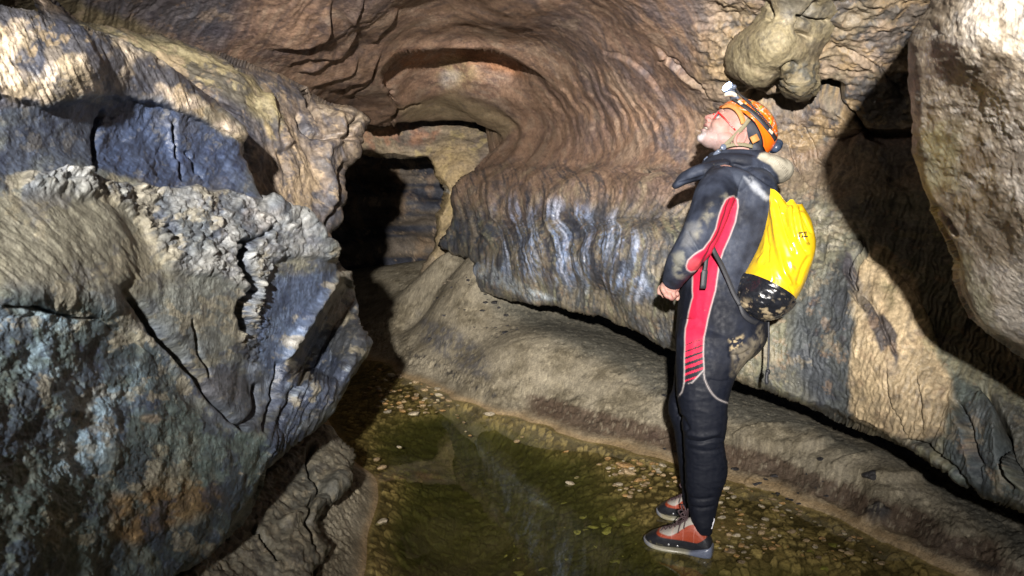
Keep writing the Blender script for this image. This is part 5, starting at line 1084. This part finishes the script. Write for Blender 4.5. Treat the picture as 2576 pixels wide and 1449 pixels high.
# battery box at the back
bt = Soup(); bc = H(-.176, .052, .0); bt.ell(bc, np.array([fv * .022, uv * .030, lv_ * .034]) * 1.0, ICO3); bt.ell(bc + lv_ * .02 - uv * .01, np.array([fv * .018, uv * .022, lv_ * .02]), ICO3); V, F, Nn = fuse(bt, .0025, 2, .4); bo = fused_obj('battery_box', V, F, simple('dark_blue_plastic', (.03, .045, .08), .35), None); sub_of(bo, helmet)
# foam padding and dark liner
SID = lambda px_, py_, d: (A3([px_], [py_], [d])[0], -FW)
band('helmet_padding', [(A3([1818],[272],[2.585])[0], fv - FW * .5), (A3([1833],[267],[2.565])[0], fv * .5 - FW), (A3([1849],[273],[2.545])[0], -FW), (A3([1860],[286],[2.536])[0], -FW), (A3([1867],[302],[2.534])[0], -FW), (A3([1869],[312],[2.536])[0], -FW)], [.006, .009, .010, .010, .010, .009], TANP, helmet, .004, .004)
band('helmet_padding', [(A3([1893],[342],[2.530])[0], -FW), (A3([1901],[358],[2.532])[0], -FW)], .015, TANP, helmet, .006, .004)
ln2 = Soup(); hell(ln2, (-.062, .030, 0), (.100, .062, .083)); V, F, Nn = fuse(ln2, .004, 1, .4); sub_of(fused_obj('helmet_liner', V, F, simple('dark_liner', (.016, .018, .028), .7), None), helmet)
hb2 = Soup(); hell(hb2, (-.105, -.022, 0), (.045, .036, .072)); V, F, Nn = fuse(hb2, .004, 1, .4); sub_of(fused_obj('nape_pad', V, F, simple('nape_foam', (.03, .035, .05), .7), None), helmet)
# chin straps
d1 = D0 - .078
band('chin_strap', [SID(1884, 300, D0 - .098), SID(1868, 321, D0 - .088), SID(1845, 345, D0 - .072), SID(1820, 369, D0 - .066)], .0075, OLV, helmet, .003, .0015)
band('chin_strap', [SID(1820, 370, D0 - .066), SID(1845, 364, D0 - .074), SID(1870, 364, D0 - .078), SID(1893, 369, D0 - .078)], .0068, OLV, helmet, .003, .0015)
band('chin_strap', [SID(1818, 372, D0 - .066), SID(1803, 384, D0 - .055), SID(1790, 394, D0 - .03), (A3([1776], [402], [D0 - .005])[0], -FW * .3 - UP)], .0068, BLK, helmet, .002, .002)
bk = Soup(); bk.ell(A3([1820], [370], [D0 - .072])[0], np.array([RT * .012, UP * .012, FW * .004]), ICO2); sub_of(bk.obj('strap_button', PLAS), helmet); bk = Soup(); bk.tube([A3([1810], [379], [D0 - .066])[0], A3([1796], [392], [D0 - .05])[0]], [.0085, .0085], 8, flat=.5, side=FW); sub_of(bk.obj('strap_buckle', PLAS), helmet); bk = Soup(); bk.tube([A3([1783], [397], [D0 - .02])[0], A3([1774], [405], [D0 - .01])[0]], [.010, .010], 8, flat=.6, side=FW); sub_of(bk.obj('strap_buckle', PLAS), helmet)

# ---- glasses
gl_ = Soup()
for sgn in (1, -1):
    gl_.tube([H(.084, -.003, sgn * .052), H(.062, -.010, sgn * .066), H(.030, -.017, sgn * .072), H(-.008, -.024, sgn * .075)], [.0028, .0026, .0022, .0020], 8, flat=.6, side=lv_)
    cc = (.080, -.010, sgn * .032); ring_ = [H(cc[0] + .004 * math.cos(q) * .5 + .006 * math.sin(q) * .4, cc[1] + .016 * math.sin(q), cc[2] + .021 * math.cos(q)) for q in np.linspace(0, 2 * np.pi, 19)]
    gl_.tube(ring_, [.0016] * 3, 6, sub=1)
gl_.tube([H(.087, -.004, .011), H(.090, .000, 0), H(.087, -.004, -.011)], [.002] * 3, 6)
go = gl_.obj('glasses', REDP); to_person(go)
m, nt, N, L, pb = new_mat('spectacle_lens'); pb.inputs['Base Color'].default_value = (.55, .35, .38, 1); pb.inputs['Roughness'].default_value = .03; pb.inputs['Alpha'].default_value = .38
for sgn in (1, -1):
    le = Soup()
    cc = (.080, -.010, sgn * .032); q = np.linspace(0, 2 * np.pi, 24, endpoint=False)
    fr_ = HP(cc[0] + .0015 + .0024 * np.sin(q), cc[1] + .0155 * np.sin(q), cc[2] + .0205 * np.cos(q)); le.add(np.concatenate([fr_, fr_ - fv * .0012]), [tuple(range(24)), tuple(range(47, 23, -1))] + [(i, (i + 1) % 24, 24 + (i + 1) % 24, 24 + i) for i in range(24)])
    sub_of(le.obj('lens', m), go)

# the lamp he wears really shines, up and to the left
hlt = spot('headlamp_light', LAMPC + ld * .012, LAMPC + ld * 3 + UP * .2, 14, 120, .9, .012, (.72, .84, 1.0))

# ================================================================== BACKPACK
bag = bpy.data.objects.new('backpack', None); COL.objects.link(bag); bag.location = A3([1920], [800], [2.54])[0]; bag.empty_display_size = .15
finish(bag, "yellow tube-shaped caving bag with a glossy black base, worn on the caver's back", 'backpack')
_BL = np.array(bag.location)
def to_bag(o): o.parent = bag; o.matrix_parent_inverse = Matrix.Translation(Vector(-_BL)); return o
RW = [((1931,474),(2026,513),.060),((1930,510),(2040,550),.100),((1929,550),(2050,588),.122),((1922,590),(2053,622),.132),((1906,632),(2043,664),.138),((1890,664),(2022,720),.140),((1878,688),(2004,757),.138),((1863,720),(1996,773),.134),((1855,748),(1978,791),.115),((1863,770),(1955,800),.080),((1888,792),(1932,803),.030)]
rows = smooth3(np.array([(a[0] - 3, a[1], b[0] - 11, b[1], hb * .84) for a, b, hb in RW], float), 14)
nU = 150; th = np.linspace(0, 2 * np.pi, nU, endpoint=False); BD = 2.455
rings = []
for i, (lx, ly, rx, ry, hb) in enumerate(rows):
    c = np.cos(th); s_ = np.sin(th); uu = .5 + .5 * np.sign(c) * np.abs(c) ** .9
    yy = ly + (ry - ly) * uu; xx = lx + (rx - lx) * uu; k = 1 - sm(0, 20, i)
    yy = yy + k * np.interp(uu, [0, .12, .22, .42, .52, .62, .72, .82, 1], [0, 2, 8, 25, 12, 8, 16, 12, 0]) * (s_ < 0) + k * 10 * (s_ >= 0)
    rings.append(A3([(lx + rx) / 2], [(ly + ry) / 2], [BD])[0] + ((xx - (lx + rx) / 2) * BD / FPX)[:, None] * RT - ((yy - (ly + ry) / 2) * BD / FPX)[:, None] * UP + (s_ * hb)[:, None] * FW)
G = np.array(rings); du = np.roll(G, -1, 1) - np.roll(G, 1, 1); dv = np.gradient(G, axis=0); Nb = np.cross(du, dv); Nb /= np.linalg.norm(Nb, axis=-1)[..., None] + 1e-9
cen = G.mean(1, keepdims=True); flip = np.sum(Nb * (G - cen), -1) < 0; Nb[flip] *= -1
bx, by = to_px(G); RB = Reg(bx, by, 0, 30, 95); fr_ = sm(.05, .4, -(Nb @ FW)); isb = (by > 688 + (bx - 1878) * .55 + 4 * (bx > 1993))
hh = .004 * fbm(G, 8, 3, .5, 450) + .0015 * fbm(G, 25, 4, .55, 451, ridged=True)
for pts, w, dp in ((((1933,500),(1930,552),(1929,590),(1932,667)), 3.5, .010), (((1949,494),(1958,535),(1972,581),(1990,622),(2005,645)), 3.5, .014), (((1996,519),(2003,560),(2010,596),(2022,622),(2034,640)), 3.5, .012), (((2011,519),(2026,555),(2042,590)), 3, .008), (((1968,530),(1975,560),(1982,570)), 4, .010),
                   (((1902,650),(1915,640),(1925,625)), 3, .004), (((1915,668),(1925,650),(1935,610)), 3, .004), (((2040,640),(2020,670),(2005,720)), 5, .006), (((1978,700),(1985,720),(1996,740)), 3, .004)):
    hh = hh - dp * RB.line(pts, w, wob=0)[0] * fr_
for pts, w, dp in ((((1941,500),(1950,560),(1958,620),(1970,680),(1992,722)), 8, .012), (((1985,515),(1990,560),(2000,610)), 7, .016), (((2003,530),(2015,580),(2030,620)), 5, .008), (((1931,560),(1925,620),(1905,670)), 6, .006), (((1962,622),(1972,688),(1993,722)), 3.5, .005), (((1985,650),(1992,672),(1988,690)), 4, .005), (((1937,668),(1942,700),(1934,714)), 5, .004)):
    hh = hh + dp * RB.line(pts, w, wob=0)[0] * fr_
hh = hh + isb * (.007 * fbm(G, 14, 4, .6, 452, ridged=True))
G = G + Nb * hh[..., None]
nb1 = fbm(G, 18, 4, .6, 455); nb2 = fbm(G, 60, 3, .6, 456)
CY = np.zeros(G.shape) + np.array((.72, .47, .012)); CY = mix(CY, (.30, .24, .04), .7 * sm(.22, .35, nb1) * RB.mask([(1965,610),(2000,630),(2010,680),(1990,690),(1960,660)], 8)); CY = mix(CY, (.35, .28, .05), .5 * sm(.2, .35, nb1) * RB.mask([(1990,700),(2020,690),(2010,730),(1990,730)], 8))
CK = np.zeros(G.shape) + np.array((.010, .011, .015)); CK = mix(CK, (.40, .32, .20), .85 * sm(.05, .25, nb1 + .3 * nb2) * sm(742, 768, by - (bx - 1860) * .12)); CK = mix(CK, (.3, .25, .17), .5 * sm(.3, .45, nb2))
k0 = int(np.argmax(rows[:, 1] >= 688)); nr = len(rows)
def strip(i0, i1, name, mat, Cc, capt, capb):
    g = G[i0:i1]; V = g.reshape(-1, 3); m_ = i1 - i0; F = []
    for i in range(m_ - 1):
        for j in range(nU): j2 = (j + 1) % nU; F.append((i * nU + j, i * nU + j2, (i + 1) * nU + j2, (i + 1) * nU + j))
    if capb: F.append(tuple((m_ - 1) * nU + j for j in range(nU)))
    if capt:   # gathered, sunken mouth; the shade inside is painted as a dark cap
        V = np.concatenate([V, (g[0] * .55 + g[3:4].mean(1) * .45) - UP * .015]); o = m_ * nU; F += [(j, (j + 1) % nU, o + (j + 1) % nU, o + j) for j in range(nU)]; F.append(tuple(o + j for j in range(nU))); Cc = np.concatenate([Cc[i0:i1].reshape(-1, 3), np.full((nU, 3), .02)])
    else: Cc = Cc[i0:i1].reshape(-1, 3)
    return mesh_py(name, V, F, mat, None, True, Cc)
YEL = vcol_mat('yellow_pvc', .30, .5, .5, 60, .06, .05, coatr=.12, rv=.06); KBL = vcol_mat('black_pvc', .28, .7, .6, 60, .25, .2, .004, coatr=.12)
bb_ = to_bag(strip(0, k0 + 1, 'bag_body', YEL, CY, True, False)); to_bag(strip(k0, nr, 'bag_base', KBL, CK, False, True))
# printed lettering wrapped onto the cloth
gv = G[:k0 + 1].reshape(-1, 3); gf = []
for i in range(k0):
    for j in range(nU): j2 = (j + 1) % nU; gf.append((i * nU + j, i * nU + j2, (i + 1) * nU + j2, (i + 1) * nU + j))
BVH = BVHTree.FromPolygons([Vector(v) for v in gv], gf)
def print_on(text, px_, py_, hpx, ang_, mat, name, parent, squeeze=1.0, bold=0.0):
    cu = bpy.data.curves.new('t', 'FONT'); cu.body = text; cu.size = 1.0; cu.offset = bold; cu.fill_mode = 'FRONT'; cu.resolution_u = 2
    to = bpy.data.objects.new('t', cu); COL.objects.link(to); dg = bpy.context.evaluated_depsgraph_get(); dg.update(); me = bpy.data.meshes.new_from_object(to.evaluated_get(dg)); bpy.data.objects.remove(to); bpy.data.curves.remove(cu)
    V = np.array([v.co[:] for v in me.vertices]); F = [tuple(p.vertices) for p in me.polygons]; bpy.data.meshes.remove(me)
    ca, sa = math.cos(ang_), math.sin(ang_); X = V[:, 0] * hpx * 1.4 * squeeze; Y = V[:, 1] * hpx * 1.4
    qx = px_ + X * ca + Y * sa * 0 + Y * .12; qy = py_ + X * sa - Y; out = []
    for a, b in zip(qx, qy):
        dr = Vector(FW + (a - 1288) / FPX * RT - (b - 724.5) / FPX * UP).normalized(); hit = BVH.ray_cast(Vector(CAM), dr)
        out.append(tuple((hit[0] - dr * .005) if hit[0] is not None else Vector(CAM) + dr * 2.42))
    o = mesh_py(name, out, F, mat, None, False); sub_of(o, parent); return o
INK = simple('black_ink', (.012, .014, .02), .5)
print_on('TZL', 2007, 598, 13.5, -.10, INK, 'lettering', bb_, .76, .035); print_on('PER', 2027, 615, 6.5, .15, simple('brown_ink', (.22, .17, .02), .5), 'lettering', bb_, .8)
# webbing
def wpt(x_, y_, d): return (A3([x_], [y_], [d])[0], -FW)
o = band('shoulder_strap', [wpt(1785, 606, 2.40), wpt(1797, 634, 2.40), wpt(1813, 664, 2.415), wpt(1830, 702, 2.425), wpt(1846, 740, 2.43), wpt(1862, 768, 2.43)], .0085, BLK, None, .004, .002); to_bag(o)
o = band('strap_end', [wpt(1784, 612, 2.40), wpt(1778, 640, 2.405), wpt(1773, 680, 2.415), wpt(1772, 682, 2.415), wpt(1768, 726, 2.42)], [.0075, .0075, .0075, .011, .011], BLK, None, .006, .002); to_bag(o)
o = band('base_strap', [wpt(1862, 766, 2.43), wpt(1872, 792, 2.43), wpt(1892, 808, 2.44), wpt(1912, 812, 2.47), wpt(1926, 804, 2.50)], .0085, BLK, None, .0, .002); to_bag(o)
cd_ = Soup(); cd_.tube(A3([1933, 1934, 1933, 1930, 1931], [800, 850, 905, 940, 950], [2.52] * 5), [.0042, .0042, .0042, .0042, .0045], 8); cd_.ell(A3([1932], [935], [2.52])[0], np.array([RT * .009, UP * .012, FW * .009]), ICO2); cd_.tube(A3([1930, 1928, 1929], [938, 950, 962], [2.515] * 3), [.0075, .006, .0075], 8, round_ends=True); to_bag(cd_.obj('cord', BLK))
dr_ = Soup(); dr_.tube(A3([1928, 1938, 1950, 1962, 1972, 1968], [462, 478, 492, 508, 520, 500], [2.46, 2.45, 2.43, 2.42, 2.42, 2.46]), [.003] * 4, 6); dr_.tube(A3([1990, 2000, 2008], [520, 514, 521], [2.42, 2.41, 2.42]), [.003] * 3, 6); dr_.tube(A3([1925, 1932, 1945], [440, 458, 480], [2.50, 2.47, 2.45]), [.006] * 3, 8); to_bag(dr_.obj('drawcord', BLK))
# ================================================================== STONES IN AND BESIDE THE POOL
STV = []
for k in range(7):
    V, Fq = _ico(3); V = V.copy(); rs = np.random.RandomState(50 + k)
    nrm = V / np.linalg.norm(V, axis=1)[:, None]
    # planes shave the ball into a water-worn cobble
    for _ in range(9):
        a = rs.normal(size=3); a /= np.linalg.norm(a); dd = rs.uniform(.62, .85); o = V @ a; V = V - np.clip(o - dd, 0, 1)[:, None] * a * .85
    V = V + nrm * (.10 * fbm(nrm, 1.4, 3, .5, 500 + k))[:, None]
    V = V * np.array([1.0, .72, .42])
    me = bpy.data.meshes.new('stone'); me.from_pydata([tuple(v) for v in V], [], Fq); me.polygons.foreach_set('use_smooth', [True] * len(me.polygons)); me.update(); STV.append(me)
def stone_mat(name, col, rough=.35):
    m, nt, N, L, b = new_mat(name); oi = N.new('ShaderNodeObjectInfo'); tc = N.new('ShaderNodeTexCoord'); nz = N.new('ShaderNodeTexNoise'); nz.inputs['Scale'].default_value = 2.2; nz.inputs['Detail'].default_value = 6; nz.inputs['Roughness'].default_value = .65; nz.noise_dimensions = '4D'
    L.new(tc.outputs['Object'], nz.inputs['Vector']); ml = N.new('ShaderNodeMath'); ml.operation = 'MULTIPLY'; ml.inputs[1].default_value = 40; L.new(oi.outputs['Random'], ml.inputs[0]); L.new(ml.outputs[0], nz.inputs['W'])
    cr = N.new('ShaderNodeValToRGB'); c = np.array(col); cr.color_ramp.elements[0].position = .32; cr.color_ramp.elements[0].color = (*(c * .45), 1); cr.color_ramp.elements[1].position = .66; cr.color_ramp.elements[1].color = (*np.minimum(c * 1.35, .9), 1)
    L.new(nz.outputs['Fac'], cr.inputs[0]); mr = N.new('ShaderNodeMapRange'); mr.inputs[3].default_value = .6; mr.inputs[4].default_value = 1.25; L.new(oi.outputs['Random'], mr.inputs[0])
    vm = N.new('ShaderNodeVectorMath'); vm.operation = 'SCALE'; L.new(cr.outputs[0], vm.inputs[0]); L.new(mr.outputs[0], vm.inputs['Scale']); L.new(vm.outputs[0], b.inputs['Base Color']); b.inputs['Roughness'].default_value = rough
    bp = N.new('ShaderNodeBump'); bp.inputs['Strength'].default_value = .5; bp.inputs['Distance'].default_value = .1; L.new(nz.outputs['Fac'], bp.inputs['Height']); L.new(bp.outputs[0], b.inputs['Normal']); return m
SM = {'buff': stone_mat('buff_pebble', (.36, .26, .145)), 'ochre': stone_mat('ochre_pebble', (.42, .25, .10)), 'pale': stone_mat('pale_pebble', (.44, .37, .26)), 'dark': stone_mat('dark_stone', (.035, .033, .036), .45), 'mud': stone_mat('muddy_clod', (.16, .13, .09), .7), 'moss': stone_mat('mossy_pebble', (.30, .29, .09))}
sr = random.Random(11)
def stone(px_, py_, wpx, kind, name, label, cat, group=None, sink=.35, zoff=None, flat=1.0, rot=None):
    g0 = ground(px_, py_, 0.0); z = floor_z(g0[0], g0[1])
    for _ in range(6):
        g0 = ground(px_, py_, max(z, -.3)); z = floor_z(g0[0], g0[1])
    k = sr.randrange(7); me = STV[k]
    if kind not in me: pass
    o = bpy.data.objects.new(name, MESHK[(k, kind)]); COL.objects.link(o)
    d = float((g0 - CAM) @ FW); r = wpx / 2 * d / FPX
    o.scale = (r, r * sr.uniform(.75, 1.1), r * sr.uniform(.75, 1.2) * flat); o.rotation_euler = (sr.uniform(-.25, .25), sr.uniform(-.25, .25), sr.uniform(-.6, .6) if rot is None else rot)
    o.location = (g0[0], g0[1], (z if zoff is None else zoff) + r * .42 * (1 - 2 * sink) * flat)
    finish(o, label, cat, group); return o
MESHK = {}
for k in range(7):
    for kd in SM: mm_ = STV[k].copy(); mm_.materials.append(SM[kd]); MESHK[(k, kd)] = mm_
def inpoly(x, y, poly): return poly_dist(np.array([x]), np.array([y]), poly)[0][0] < 0
def scatter(n, poly, w0, w1, kinds, name, label, cat, group, mind=.55, **kw):
    xs = [p[0] for p in poly]; ys = [p[1] for p in poly]; got = []; tries = 0
    while len(got) < n and tries < n * 60:
        tries += 1; x = sr.uniform(min(xs), max(xs)); y = sr.uniform(min(ys), max(ys))
        if not inpoly(x, y, poly): continue
        w = w0 + (w1 - w0) * sr.random() ** 2.2
        if any(abs(x - a) < (w + c) * .5 * mind and abs(y - b) * 2.2 < (w + c) * .5 * mind for a, b, c in got): continue
        got.append((x, y, w)); stone(x, y, w, sr.choice(kinds), name, label, cat, group, **kw)
scatter(85, [(925,965),(960,935),(1040,945),(1150,1000),(1200,1030),(1150,1042),(1060,1052),(1020,1068),(960,1045),(915,1010)], 9, 27, ['buff', 'buff', 'pale', 'ochre'], 'pebble', 'pale flat pebble in the shallows at the far end of the pool', 'pebble', 'pebbles in the shallows at the far end of the pool', sink=.3, zoff=-.004)
scatter(62, [(1520,1175),(1600,1160),(1700,1185),(1705,1230),(1640,1250),(1640,1300),(1560,1280),(1530,1235)], 9, 28, ['buff', 'ochre', 'pale'], 'pebble', "wet buff pebble in the shallows just left of the caver's shoes", 'pebble', "pebbles in the shallows left of the caver's shoes", sink=.3, zoff=-.002)
scatter(130, [(1810,1225),(1880,1235),(1980,1275),(2080,1330),(2200,1380),(2260,1449),(2060,1449),(1960,1400),(1860,1449),(1810,1420),(1800,1330)], 9, 26, ['buff', 'ochre', 'buff', 'pale'], 'pebble', "wet buff pebble in the shallows behind the caver's heels", 'pebble', "pebbles in the shallows behind the caver's heels", sink=.3, zoff=-.003)
scatter(34, [(1420,1260),(1640,1310),(1620,1400),(1500,1449),(1250,1449),(1300,1330)], 16, 46, ['moss'], 'cobble', "mossy flat cobble on the pool bed in front of the caver's shoes", 'cobble', 'mossy cobbles on the pool bed', sink=.55, flat=.6)
scatter(12, [(2030,1350),(2100,1350),(2120,1449),(2040,1449)], 22, 50, ['moss', 'buff'], 'cobble', 'yellowish submerged cobble near the bottom right of the pool', 'cobble', 'yellowish cobbles at the bottom right of the pool', sink=.45, flat=.8)
scatter(75, [(1110,905),(1180,935),(1290,985),(1310,1010),(1270,1025),(1180,985),(1090,935),(1000,905),(1020,890)], 6, 22, ['dark', 'dark', 'mud'], 'clod', 'small dark clod along the foot of the mud bank', 'clod', 'dark clods along the foot of the mud bank', sink=.25)
scatter(16, [(1640,1075),(1700,1085),(1760,1120),(1700,1150),(1650,1120)], 8, 20, ['dark'], 'clod', "small dark clod on the mud bank beside the caver's knee", 'clod', "dark clods beside the caver's knee", sink=.25)
scatter(22, [(1860,1195),(1960,1215),(2060,1250),(2140,1300),(2100,1310),(2000,1270),(1880,1225)], 9, 26, ['dark'], 'clod', "small dark clod on the waterline to the right of the caver", 'clod', 'dark clods on the waterline right of the caver', sink=.25)
for x, y, w, kd, nm, lb_, ct, kw in [
    (948,1176,24,'buff','stone','upper of two adjoining small buff stones by the left bank of the pool','stone',{'zoff':-.004}),
    (959,1192,30,'buff','stone','lower, wider of two adjoining small buff stones by the left bank of the pool','stone',{'zoff':-.004}),
    (1005,1170,17,'pale','stone','lone small pale stone right of the two buff stones by the left bank','stone',{'zoff':-.004}),
    (987,1238,20,'buff','stone','small faint stone just under water off the left bank','stone',{}),
    (959,1332,34,'pale','stone','largest pale stone at the fuzzy rim of the left bank','stone',{'zoff':-.004}),
    (1042,1065,34,'pale','stone','flat pale stone alone at the near edge of the far pebble patch','stone',{'zoff':-.006}),
    (975,1056,26,'pale','stone','pointed pale stone left of the flat stone at the near edge of the far pebbles','stone',{'zoff':-.004}),
    (1230,1040,30,'pale','stone','pale angular stone on the waterline at the middle of the far shore','stone',{'zoff':.004,'sink':.1}),
    (1299,1088,20,'buff','stone','larger of two oval buff stones lying in the water off the brown rim','stone',{'zoff':-.003}),
    (1313,1090,11,'buff','stone','smaller of two oval buff stones lying in the water off the brown rim','stone',{'zoff':-.003}),
    (1424,1165,20,'ochre','stone','small ochre stone alone in open water below the brown rim','stone',{'zoff':-.004}),
    (1450,1255,15,'pale','stone','small pale stone just above the white angular one in mid pool','stone',{'zoff':-.006}),
    (1434,1282,25,'pale','stone','white angular stone showing in the middle of the pool','stone',{'zoff':-.004,'sink':.15}),
    (1507,1201,16,'buff','stone','small buff stone in the water left of the large flat ochre stone','stone',{'zoff':-.004}),
    (1573,1192,52,'ochre','stone','large flat ochre stone left of the shoes','stone',{'zoff':-.002,'flat':.8,'rot':0}),
    (1582,1212,44,'buff','stone','broad knobbly buff stone just below the large flat ochre stone','stone',{'zoff':-.004}),
    (1728,1398,18,'ochre','stone',"ochre stone against the sole of the caver's nearer shoe",'stone',{'zoff':.0}),
    (1835,1405,44,'buff','stone',"rounded buff stone right behind the nearer shoe's heel",'stone',{'zoff':-.01}),
    (2205,1306,84,'dark','stone','large dark rounded stone sunk in the mud near the right shore','stone',{'sink':.42,'rot':0}),
    (1850,1186,24,'dark','stone',"single black stone on the mud right behind the caver's calf",'stone',{}),
    (1905,1222,36,'dark','stone','blackish stone at the waterline right of the calf','stone',{})]:
    stone(x, y, w, kd, nm, lb_, ct, None, **kw)
